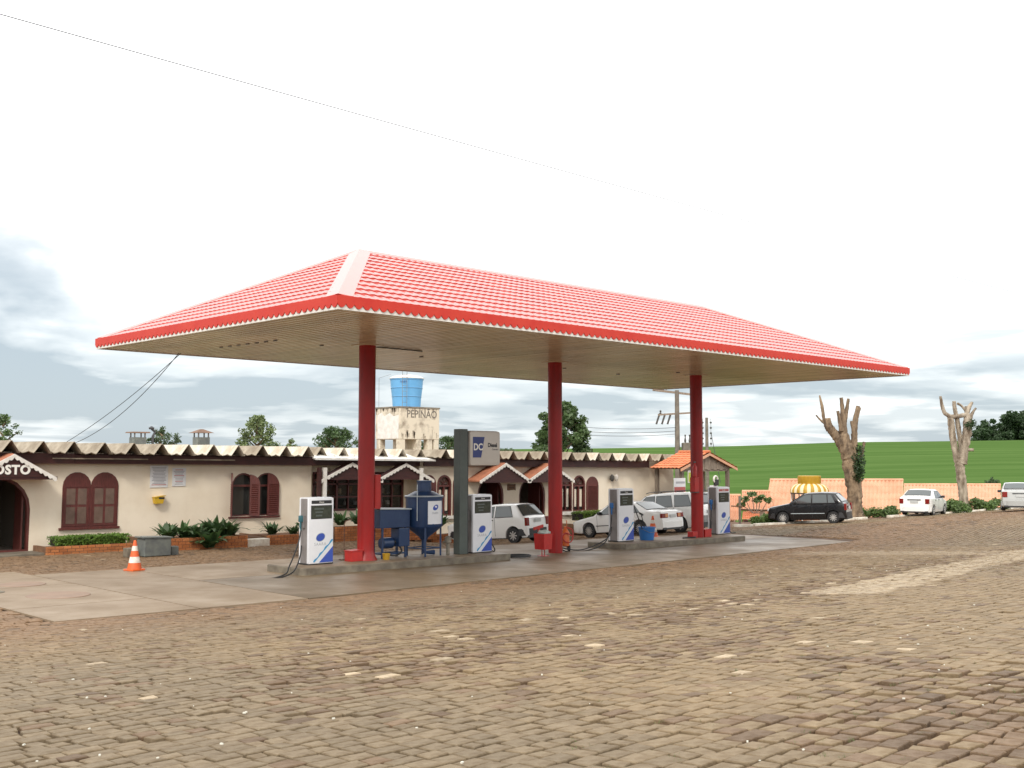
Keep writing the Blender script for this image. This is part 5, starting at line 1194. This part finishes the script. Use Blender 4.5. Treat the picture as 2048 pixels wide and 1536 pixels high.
MB().lathe([(.55, -2.4), (.55, z0 - .5), (.3, z0 - .35)], 18).build('core', 'brick_b', t)

# ------------------------------------------------------------------ water tower
q = px(800, 878, 52); wt_ = thing('water_tower', 'weathered concrete water tank on legs lettered PEPINAO', 'water tower', (q.x, q.y, 0))
TW, TD, TZ0, TZ1 = 2.48, 1.92, q.z, q.z + 1.53
MB().rbox(0, TW, 0, TD, TZ0, TZ1, .02).build('concrete_tank', 'weathered', wt_)
MB().bbox(-.03, TW + .03, -.03, TD + .03, TZ1 - .02, TZ1 + .05).build('rim', 'weathered_dark', wt_)
for x in (.02, TW * .42, TW * .70, TW - .32):
    for y in (.02, TD - .36): MB().bbox(x, x + .30, y, y + .30, -2, TZ0 + .01).build('leg', 'weathered', wt_)
text('lettering', 'PEPINÃO', .52, 'faded_paint', wt_, (1.36, -.004, TZ1 - .32), (PI / 2, 0, 0), .004, sx=.92, bold=.006)
# streaks of grime down the faces
mb = MB(); random.seed(5)
for i in range(26):
    x = random.uniform(.05, TW - .1); w = random.uniform(.03, .12); h = random.uniform(.1, .5); z1 = random.choice((TZ1 - .03, TZ0 + h + random.uniform(0, .1)))
    mb.add([(x, -.003, z1), (x + w, -.003, z1), (x + w * .7, -.003, z1 - h), (x + w * .3, -.003, z1 - h)], [(0, 1, 2, 3)])
for i in range(14):
    y = random.uniform(.05, TD - .1); w = random.uniform(.05, .2); h = random.uniform(.08, .3)
    mb.add([(-.003, y, TZ1 - .03), (-.003, y + w, TZ1 - .03), (-.003, y + w * .7, TZ1 - .03 - h), (-.003, y + w * .3, TZ1 - .03 - h)], [(0, 1, 2, 3)])
mb.build('grime', 'grime', wt_)
MB().add([(-.004, .12, TZ0 + .03), (-.004, TD - .16, TZ0 + .04), (-.004, TD - .14, TZ1 - .35), (-.004, TD - .5, TZ1 - .22), (-.004, TD - .7, TZ1 - .4), (-.004, .8, TZ1 - .25), (-.004, .5, TZ1 - .42), (-.004, .1, TZ1 - .36)], [tuple(range(8))]).build('sunlit_patch', 'white_trim', wt_)  # brightness of the sunlit left face painted on as a white patch
tk = thing('blue_water_tank', 'light blue plastic water tank with white lid on concrete tower', 'tank', (q.x + 1.12, q.y + .9, TZ1 + .05)); tk.scale = (.9, .9, .9)
MB().lathe([(.76, 0), (.80, .55), (.815, .56), (.815, .60), (.81, .61), (.86, 1.02), (.875, 1.03), (.875, 1.07), (.865, 1.08), (.90, 1.50), (.93, 1.51), (.93, 1.56)], 36).build('shell', 'tank_blue', tk, smooth=True, angle=25)
for r_, z in ((.818, .58), (.878, 1.05)): MB().lathe([(r_, z - .015), (r_ + .004, z), (r_, z + .015)], 36, capb=False, capt=False).build('hoop', 'tank_line', tk)
MB().lathe([(.95, 1.56), (.96, 1.60), (.75, 1.70), (.35, 1.77), (.05, 1.79)], 36).build('lid', 'white_metal', tk, smooth=True)
tx = text('lettering', 'TERRA', .13, 'sign_blue', tk, (-.72, -.60, 1.36), (PI / 2, 0, R(-52)), .003)
t = thing('tower_ladder', 'thin ladder and pipes rising beside the blue tank', 'ladder', (q.x + .35, q.y + .1, TZ1 + .05))
for s in (-.14, .14): MB().tube([(s, 0, 0), (s, 0, 2.0)], .012, 5).build('rail', 'metal_grey', t)
for k in range(7): MB().tube([(-.14, 0, .2 + k * .27), (.14, 0, .2 + k * .27)], .009, 5).build('rung', 'metal_grey', t)
t = thing('wire_mast', 'thin wire mast at left edge of the concrete tower', 'mast', (q.x + .1, q.y + 1.8, TZ1)); MB().tube([(0, 0, 0), (0, 0, 1.5)], .010, 5).build('pole', 'metal_grey', t); MB().tube([(0, 0, 1.5), (.5, -.3, 1.7)], .008, 5).build('stay', 'metal_grey', t)

# ------------------------------------------------------------------ utility poles and wires
def upole(x, ybase, ytop, d, lab, kind):
    b_ = px(x, ybase, d); tp = px(x, ytop, d); t = thing('utility_pole', lab, 'utility pole', (b_.x, b_.y, 0), math.atan2(RT.y, RT.x)); h = tp.z
    MB().tube([(0, 0, -3), (0, 0, h)], [.20, .12], 10).build('shaft', 'pole_concrete', t)
    if kind == 0:
        MB().box((-.2, 0, h - .12), (2.4, .10, .12), ry=.12).build('crossarm', 'wood_grey', t); MB().box((-.1, 0, h - 1.35), (2.0, .10, .10), ry=-.06).build('crossarm', 'wood_grey', t)
        for xx, zz_ in ((-1.3, h - .05), (-.8, h - .03), (.9, h - .1), (-.95, h - 1.36), (.8, h - 1.28), (-.6, h + .02)): MB().lathe([(.03, 0), (.07, .05), (.03, .1), (.07, .15), (.03, .22)], 8, (xx, 0, zz_)).build('insulator', 'insulator', t)
        for k in range(3): MB().tube([(-.36 - k * .32, 0, h - 1.34), (-.56 - k * .32, 0, h - 1.95)], .055, 6).build('fuse_cutout', 'insulator', t)
        MB().rbox(.28, 1.15, -.35, .35, h - 4.3, h - 3.0, .05).build('transformer', 'pole_concrete', t)
        for k in (.45, .7, .95): MB().lathe([(.04, 0), (.07, .1), (.03, .3), (.05, .45)], 8, (k, 0, h - 3.0)).build('bushing', 'insulator', t)
    else:
        for s in (-.35, .35):
            MB().tube([(s, 0, h - 2.6), (s, 0, h - .1)], .02, 5).build('rack', 'metal_grey', t)
            for k in range(5): MB().lathe([(.05, 0), (.11, .08), (.05, .16)], 8, (s, 0, h - .5 - k * .45)).build('insulator', 'insulator', t)
        MB().tube([(.35, 0, h - 1.2), (1.1, 0, h - 5.5)], .025, 5).build('stay', 'cable', t); MB().tube([(-.35, 0, h - 1.2), (-.9, 0, h - 4)], .02, 5).build('jumper', 'cable', t)
    return t
upole(1355, 905, 780, 62, 'concrete utility pole with crossarms and transformer behind kiosk', 0)
upole(1414, 900, 835, 92, 'more distant utility pole with racks of insulators above kiosk roof', 1)
def wire(name, lab, pts, r, sag):
    o = thing(name, lab, 'cable', (0, 0, 0))
    for (a, b_) in pts:
        a, b_ = Vector(a), Vector(b_); n = 40; MB().tube([a.lerp(b_, k / n) - Vector((0, 0, sag * 4 * (k / n) * (1 - k / n))) for k in range(n + 1)], r, 5).build('strand', 'cable', o)
wire('overhead_wire', 'single long wire crossing the white sky above canopy', [(px(-300, -56, 16), px(2500, 700, 70))], .0082, .25)
wire('service_cable', 'upper, straighter dark cable from canopy eave to the roof', [(px(362, 706, 30.5), px(118, 893, 36))], .010, .16)
wire('service_cable', 'lower, more sagging dark cable from canopy eave to the roof', [(px(358, 706, 30.5), px(150, 886, 36))], .010, .34)
wire('far_power_lines', 'thin far power lines running left from the utility pole', [(px(1352, 855, 62), px(1120, 850, 64)), (px(1352, 862, 62), px(1120, 859, 64)), (px(1352, 868, 62), px(1120, 866, 64))], .014, .15)

# ------------------------------------------------------------------ foliage
def leaf_mesh(name, pts, size, tint, m='leaf', up=0.3, aspect=1.6):
    n = len(pts); a = rng.normal(size=(n, 3)); a[:, 2] *= .6; a /= np.linalg.norm(a, axis=1)[:, None]
    b = rng.normal(size=(n, 3)); b -= a * (a * b).sum(1)[:, None]; b /= np.linalg.norm(b, axis=1)[:, None]
    s = (size * (0.6 + .8 * rng.random(n)))[:, None]
    co = np.stack([pts - a * s * aspect / 2, pts - b * s / 2, pts + a * s * aspect / 2, pts + b * s / 2], 1)
    return quads_mesh(name, co, np.array([[0, 1, 2, 3]]), tint, m)
def clumps(centres, radii, per, size, base, var=.35, flat=.8):
    P_ = []; T_ = []
    for c, r in zip(centres, radii):
        n = int(per * r * r); d = rng.normal(size=(n, 3)); d /= np.linalg.norm(d, axis=1)[:, None]; k = rng.random(n) ** .45 * r
        p = d * k[:, None] * np.array([1, 1, flat]); P_.append(p + np.array(c)); T_.append(np.array(base)[None] * (1 - var / 2 + var * rng.random(n) + rng.normal() * .12)[:, None])
    return np.concatenate(P_), np.clip(np.concatenate(T_), .004, 1)
def tree(x, ytop, ybase, d, wpx, lab, base, kind='round', seed=0, per=260, group='trees behind the building'):
    global rng
    rng = np.random.default_rng(seed); s = d / 2168; b_ = px(x, ybase, d); h = (ybase - ytop) * s; w = wpx * s; hb = 2.2 + max(0, b_.z)
    t = thing('tree', lab, 'tree', (b_.x, b_.y, b_.z - hb), 0, group); H_ = h + hb
    MB().tube([(0, 0, -.6), (.05, .03, hb * .6), (0, .06, H_ * .75)], [.22, .17, .06], 8, jit=.06).build('trunk', 'bark', t, smooth=True)
    cs = []; rs_ = []; mb = MB()
    n = 26 if kind != 'pine' else 54
    for i in range(n):
        if kind == 'pine':
            v = (i + .5) / n; z = hb * .9 + (H_ - hb * .9) * v ** .9; rad = w / 2 * (1 - v) ** .55; a = i * 2.4 + rng.random(); rr = rad * (.45 + .6 * rng.random()); r = w * .072 * (1.2 - .35 * v) + .08
        else:
            v = rng.random(); z = hb + h * (.08 + .84 * v); rad = w / 2 * math.sqrt(max(.03, 1 - (1.5 * v - .62) ** 2)) * (1 if v < .7 else 1 - (v - .7) * 1.6); a = i * 2.4; rr = rad * (.25 + .7 * rng.random()); r = w * .13 * (.7 + .6 * rng.random())
        c = (math.cos(a) * rr, math.sin(a) * rr, min(z, H_ - r * .6)); cs.append(c); rs_.append(r)
        if i % 2 == 0: mb.tube([(0, .04, max(hb * .4, z - rr * .7)), (c[0] * .9, c[1] * .9, c[2])], [.05, .015], 5)
    cs.append((0, 0, H_ - w * .08)); rs_.append(w * .09)
    mb.build('limbs', 'bark', t)
    P_, T_ = clumps(cs, rs_, per / max(.2, (w * .13) ** 2) , None, base)
    link('crown', leaf_mesh('crown', P_, np.float64(max(.07, w * .028)), T_), t)
    return t
DG = (.066, .112, .040); MG = (.105, .165, .056); YG = (.20, .25, .105)
tree(5, 826, 905, 44, 70, 'bushy green tree at the left picture edge above roof', MG, 'round', 1)
tree(325, 852, 905, 52, 62, 'grey green tree beside the left rooftop chimney', (.085, .115, .062), 'round', 2)
tree(515, 831, 905, 50, 104, 'pale green conical tree behind the open-shuttered window roof', YG, 'pine', 3)
tree(580, 878, 906, 55, 36, 'small pale bush top right of the conical tree', YG, 'round', 4, 180)
tree(672, 854, 906, 50, 96, 'dark rounded tree left of the first column', DG, 'round', 5)
tree(895, 872, 908, 60, 66, 'dark green tree between water tower and tall sign', DG, 'round', 6)
tree(835, 882, 908, 64, 70, 'dark tree seen through the water tower legs', DG, 'round', 16)
tree(1126, 804, 910, 58, 164, 'large dark pine behind the second column', (.080, .128, .044), 'pine', 7, 330)
tree(1012, 896, 912, 80, 60, 'low far bushes just right of the sign box', DG, 'round', 8, 200)
tree(1985, 952, 1000, 90, 40, 'dark bush beyond the lower roof near silver saloon', (.05, .08, .03), 'round', 9, 200)
# pollarded trees
def pollard(x, y, d, lab, limbs, m, seed, vine=None):
    random.seed(seed); b_ = px(x, y, d); s = 2168 / d; t = thing('pollarded_tree', lab, 'tree', (b_.x, b_.y, b_.z), math.atan2(RT.y, RT.x), 'pollarded trees')
    for nm, pts in limbs:
        path = [((q[0] - x) / s, q[3] if len(q) > 3 else 0, (y - q[1]) / s) for q in pts]; rad = [q[2] / s / 2 * (.80 if nm == 'trunk' else .96) for q in pts]
        P_ = smooth_path(path, 8); n = len(P_); rr = np.interp(np.linspace(0, len(rad) - 1, n), range(len(rad)), rad); rr = [r_ * (1 + random.uniform(-.02, .02)) for r_ in rr]
        MB().tube(P_, rr, 13, jit=.11).build(nm, m, t, smooth=True, angle=50)
    if vine:
        cs = [((vx - x) / s, random.uniform(-.5, -.15), (y - vy) / s) for vx, vy in vine]; P_, T_ = clumps(cs, [.34] * len(cs), 1500, None, (.035, .07, .025)); link('creeper', leaf_mesh('creeper', P_, np.float64(.07), T_), t)
pollard(1708, 1037, 57, 'bare pollarded tree with creeper standing behind the black hatchback',
  [('trunk', [(1709, 1046, 62), (1709, 1030, 44), (1710, 1005, 37), (1709, 975, 37), (1706, 945, 40), (1700, 915, 38), (1693, 890, 34), (1689, 868, 26)]),
   ('limb', [(1698, 905, 30, .05), (1684, 880, 24, .1), (1672, 866, 18, .1), (1662, 852, 18, .1), (1659, 836, 13, .1)]), ('limb', [(1660, 850, 10, .1), (1653, 838, 7, .1), (1650, 815, 7, .1), (1645, 790, 3, .1)]), ('limb', [(1656, 848, 6, .1), (1646, 840, 4, .1), (1637, 830, 3, .1)]),
   ('limb', [(1689, 872, 20, 0), (1690, 850, 14, -.05), (1689, 820, 9, -.05), (1687, 795, 7, -.05)]), ('limb', [(1692, 850, 10, 0), (1697, 825, 8, 0), (1702, 797, 6, 0)]), ('limb', [(1684, 862, 10, -.2), (1680, 840, 7, -.25), (1677, 822, 6, -.25)]),
   ('limb', [(1706, 930, 24, -.1), (1710, 900, 15, -.1), (1711, 870, 13, -.1), (1714, 840, 11, -.1), (1720, 812, 8, -.1)]), ('limb', [(1710, 865, 8, -.1), (1706, 842, 7, -.1)]), ('limb', [(1722, 925, 8, 0), (1727, 905, 7, 0), (1732, 884, 6, 0)]), ('limb', [(1718, 835, 6, -.1), (1724, 815, 4, -.1)])],
  'bark', 3, [(1713, 915), (1715, 930), (1714, 945), (1718, 925), (1712, 955), (1717, 900), (1716, 940)])
pollard(1930, 1020, 63, 'paler bare pollarded tree with forked trunk behind the shrubs',
  [('trunk', [(1929, 1028, 34), (1928, 1012, 25), (1927, 985, 22), (1924, 955, 22), (1922, 930, 22), (1919, 915, 20)]),
   ('limb', [(1922, 930, 18, .05), (1915, 905, 13, .05), (1911, 880, 13, .05), (1908, 850, 14, .05), (1906, 832, 12, .05)]), ('limb', [(1926, 928, 20, -.05), (1932, 895, 17, -.05), (1938, 865, 18, -.05), (1940, 842, 18, -.05), (1944, 828, 12, -.05)]), ('limb', [(1927, 925, 12, .05), (1927, 880, 10, .2), (1923, 848, 10, .2), (1920, 832, 10, .1)]),
   ('limb', [(1906, 833, 9, 0), (1895, 826, 8, 0), (1890, 812, 7, 0), (1887, 792, 5, 0)]), ('limb', [(1904, 834, 9, 0), (1922, 832, 9, 0), (1938, 830, 10, 0)]), ('limb', [(1918, 832, 9, 0), (1915, 815, 8, 0), (1914, 802, 7, 0)]), ('limb', [(1938, 832, 10, 0), (1944, 815, 9, 0), (1951, 804, 5, 0)]), ('limb', [(1940, 828, 8, .1), (1940, 812, 7, .1)]),
   ('limb', [(1947, 832, 8, 0), (1953, 822, 5, 0), (1958, 816, 4, 0)]), ('limb', [(1940, 824, 5, .1), (1931, 812, 5, .1), (1922, 806, 5, .1)]), ('limb', [(1938, 900, 6, -.1), (1948, 900, 7, -.2)])],
  'bark_pale', 4, [(1944, 846), (1940, 852)])
# far wood on the crest
rng = np.random.default_rng(40); cs = []; rs_ = []
for i in range(520):
    xx = 1946 + 560 * rng.random(); k = min(1, max(0, (xx - 1946) / 70)); top = 862 - 30 * k - 8 * rng.random() + 5 * math.sin(xx * .13); v = rng.random()
    q = px(xx, top + (884 - top) * v + 4, 415 + 30 * rng.random()); cs.append(q[:]); rs_.append(1.2 + 1.3 * rng.random())
for xx, yy in ((2008, 838), (2022, 832), (2035, 830), (2046, 826), (1985, 843), (2060, 828), (2090, 826)): cs.append(px(xx, yy, 420)[:]); rs_.append(1.3)
P_, T_ = clumps(cs, rs_, 60, None, (.040, .072, .030), .6); o = link('far_wood', leaf_mesh('far_wood', P_, np.float64(.60), T_)); o['kind'] = 'stuff'; o['label'] = 'dark wood on the crest of the green hill'; o['category'] = 'wood'
# shrubs behind the kerb
sh = [(1752, 1024, 58.5, 66, 24), (1785, 1020, 62, 40, 22), (1885, 1010, 62.5, 60, 30), (1905, 1013, 60.5, 50, 26), (1955, 1008, 63, 54, 26), (1984, 1006, 64, 44, 22), (1548, 1040, 53, 34, 16), (1532, 1044, 52.5, 24, 12)]
sl_lab = ['shrub clump right of the creeper-clad tree', 'shrub just left of the white saloon by kerb', 'tall leafy shrub just right of the white saloon', 'shrub between white saloon and pale bare tree', 'shrub right of the pale bare tree', 'shrub farthest right, near the silver saloon', 'low green bush left of the black hatchback bonnet', 'smallest green tuft by the white kerb end']
for i, ((x, y, d, w, h), lab) in enumerate(zip(sh, sl_lab)):
    rng = np.random.default_rng(60 + i); s = d / 2168; c = px(x, y, d); zb_ = float(GT(c.x, c.y)); t = thing('shrub', lab, 'shrub', (c.x, c.y, zb_ - .05), 0, 'shrubs behind the kerb'); hh = max(.35, (c.z + h * s / 2) - zb_)
    cs = [(RT.x * u + rng.normal() * .2, RT.y * u + rng.normal() * .2, hh * (.2 + .62 * rng.random())) for u in np.linspace(-w * s / 2, w * s / 2, 12)]
    P_, T_ = clumps(cs, [.30] * 12, 1500, None, (.115, .175, .050), .55); link('foliage', leaf_mesh('foliage', P_, np.float64(.085), T_), t); MB().tube([(0, 0, -.1), (0, 0, hh * .5)], .03, 5).build('stem', 'bark', t)
# young tree in front of the small house
rng = np.random.default_rng(77); c = px(1512, 1012, 57); t = thing('young_tree', 'young tree with flat tufts before the small tiled house', 'tree', (c.x, c.y, -2.6))
mb = MB(); cs = []
for u, zz_ in ((-.55, .35), (-.2, .62), (.25, .45), (.62, .30), (.05, .3), (-.75, .05)): cs.append((RT.x * u, RT.y * u, c.z + 2.6 + zz_)); mb.tube([(0, 0, c.z + 2.1), (RT.x * u * .6, RT.y * u * .6, c.z + 2.45), cs[-1]], [.03, .025, .012], 5)
mb.tube([(0, 0, -.3), (0, 0, c.z + 2.15)], [.05, .03], 6); mb.build('trunk', 'wood_grey', t); P_, T_ = clumps(cs, [.26] * 6, 1300, None, (.11, .17, .055), .4, .6); link('crown', leaf_mesh('crown', P_, np.float64(.10), T_), t)
# clipped hedge and other planting along the building
def hedge(x0, x1, y0, y1, z0, z1, lab, base, seed, size=.035, n=5200):
    global rng
    rng = np.random.default_rng(seed); t = thing('hedge', lab, 'hedge', (x0, y0, z0)); L, D_, H_ = x1 - x0, y1 - y0, z1 - z0
    p = rng.random((n, 3)); face = rng.integers(0, 3, n); q = p.copy(); q[face == 0, 1] = rng.random((face == 0).sum()) * .12; q[face == 1, 2] = 1 - rng.random((face == 1).sum()) * .18
    ed = 1 - .12 * vnoise(q[:, 0] * L, q[:, 1] * 3, .16, 9); P_ = q * np.array([L, D_, H_]); P_[:, 2] *= ed; P_[:, 1] += (vnoise(q[:, 0] * L, q[:, 2] * 2, .2, 4) - .5) * .10; P_ += rng.normal(size=P_.shape) * .02
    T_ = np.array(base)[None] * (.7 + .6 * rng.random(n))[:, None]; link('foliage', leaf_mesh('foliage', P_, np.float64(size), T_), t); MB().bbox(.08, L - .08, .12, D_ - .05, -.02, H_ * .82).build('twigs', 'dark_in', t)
hedge(-4.4, -2.1, 9.45, 10.2, .27, .54, 'low clipped bright green hedge under the closed brown window', (.15, .26, .038), 80)
hedge(18.95, 21.2, 9.05, 9.9, .12, .52, 'bright lime green bushes in planter beyond the white saloon bonnet', (.17, .26, .03), 81)
def broad_plant(x, y, z, h, lab, seed, base=(.070, .130, .048), flowers=False, spread=1.45):
    random.seed(seed); t = thing('leafy_plant', lab, 'plant', (x, y, z), 0, 'broad-leaved plants in the planters'); vs = []; fs = []; ti = []
    for i in range(44):
        a = random.uniform(0, 2 * PI); L = h * random.uniform(.55, 1.2); w = random.uniform(.045, .085) * h / .6; lean = random.uniform(.3, 1.05) * spread; o = len(vs); n = 5; bx_, by_ = random.uniform(-.12, .12), random.uniform(-.1, .1)
        for k in range(n + 1):
            s = k / n; r_ = lean * L * s * .8; z_ = L * (s * 1.05 - .55 * lean * s * s); ww = w * math.sin(PI * min(.97, .12 + .86 * s)) ; dx, dy = math.cos(a), math.sin(a)
            vs += [(bx_ + dx * r_ - dy * ww, by_ + dy * r_ + dx * ww, z_), (bx_ + dx * r_ + dy * ww, by_ + dy * r_ - dx * ww, z_)]
        k_ = random.uniform(.6, 1.35)
        for k in range(n): fs.append((o + 2 * k, o + 2 * k + 1, o + 2 * k + 3, o + 2 * k + 2)); ti.append([c * k_ for c in base] + [1])
    me = bpy.data.meshes.new('leaves'); me.from_pydata(vs, [], fs); at = me.attributes.new('tint', 'FLOAT_COLOR', 'FACE'); at.data.foreach_set('color', np.array(ti, np.float32).reshape(-1)); me.materials.append(MATS['leaf']); me.polygons.foreach_set('use_smooth', [True] * len(fs)); link('leaves', me, t)
    if flowers:
        for k in range(3): MB().lathe([(.01, 0), (.06, .03), (.05, .06), (.01, .07)], 8, (random.uniform(-.3, .3), -.15, h * random.uniform(.5, .8))).build('flower', 'paper', t)
pl_ = [(-1.2, 8.75, .36, .62, 'dark leafy plant at left end of the second planter, by grey box'), (-.55, 8.85, .36, .66, 'leafy plant second from left in the second planter'), (.0, 8.25, .05, .85, 'large leafy plant spilling over the front of second planter'), (.45, 8.8, .36, .80, 'leafy plant right of the one spilling over planter front'), (.95, 8.9, .34, .78, 'tall leafy plant below left shutter of the open window'), (1.35, 9.3, .32, .5, 'sparse leafy plant at right end of second planter'),
       (-.9, 9.2, .36, .6, 'leafy plant against the wall behind the first two planter plants'), (.2, 9.3, .36, .66, 'leafy plant against the wall behind the spilling plant'), (.7, 9.35, .36, .6, 'leafy plant against the wall below left window corner'), (-.25, 8.75, .36, .55, 'low leafy plant just left of the spilling plant'), (3.6, 8.95, .28, .42, 'small low plant in the middle of the short planter'),
       (2.95, 9.3, .28, .58, 'sparse plant at left end of the short planter'), (4.3, 9.2, .27, .60, 'plant at right end of the short planter near wall corner'), (5.6, 8.95, .5, .62, 'leafy plant left of white flowers under shop window'), (6.4, 8.95, .5, .66, 'leafy plant with white blossom under shop window'), (7.3, 8.95, .5, .6, 'leafy plant behind first column under shop window'), (8.4, 8.95, .48, .6, 'leafy plant under shop window behind the blue box'), (9.3, 8.95, .48, .55, 'leafy plant at right end under the shop window'),
       (10.9, 9.6, .2, .6, 'leafy plant behind sign pillar near arched windows'), (12.3, 9.6, .2, .6, 'leafy plant behind the white hatchback bonnet'), (22.0, 9.4, .15, .55, 'leafy plant at right end of the far brick planter')]
for i, (x, y, z, h, lab) in enumerate(pl_): broad_plant(x, y, z, h, lab, 100 + i, flowers=('blossom' in lab))
# grass tufts between stones in the near right corner
random.seed(9); vs = []; fs = []; ti = []
for i in range(170):
    d = random.uniform(6.0, 12); l = d * random.uniform(.05, .47); x, y = cam_xy(d, l)
    if random.random() > .35 + .65 * (l / d > .25): continue
    z = g(x, y) - .01
    for k in range(9):
        a = random.uniform(0, 6.3); h = random.uniform(.012, .04); o = len(vs); bx_, by_ = x + random.uniform(-.04, .04), y + random.uniform(-.02, .02)
        vs += [(bx_ - .003, by_, z), (bx_ + .003, by_, z), (bx_ + math.cos(a) * h * .7, by_ + math.sin(a) * h * .7, z + h)]; fs.append((o, o + 1, o + 2)); kk = random.uniform(.7, 1.3); ti.append((.15 * kk, .19 * kk, .06 * kk, 1))
me = bpy.data.meshes.new('joint_grass'); me.from_pydata(vs, [], fs); at = me.attributes.new('tint', 'FLOAT_COLOR', 'FACE'); at.data.foreach_set('color', np.array(ti, np.float32).reshape(-1)); me.materials.append(MATS['leaf'])
o = link('joint_grass', me); o['kind'] = 'stuff'; o['label'] = 'small grass tufts growing in the cobble joints'; o['category'] = 'grass'
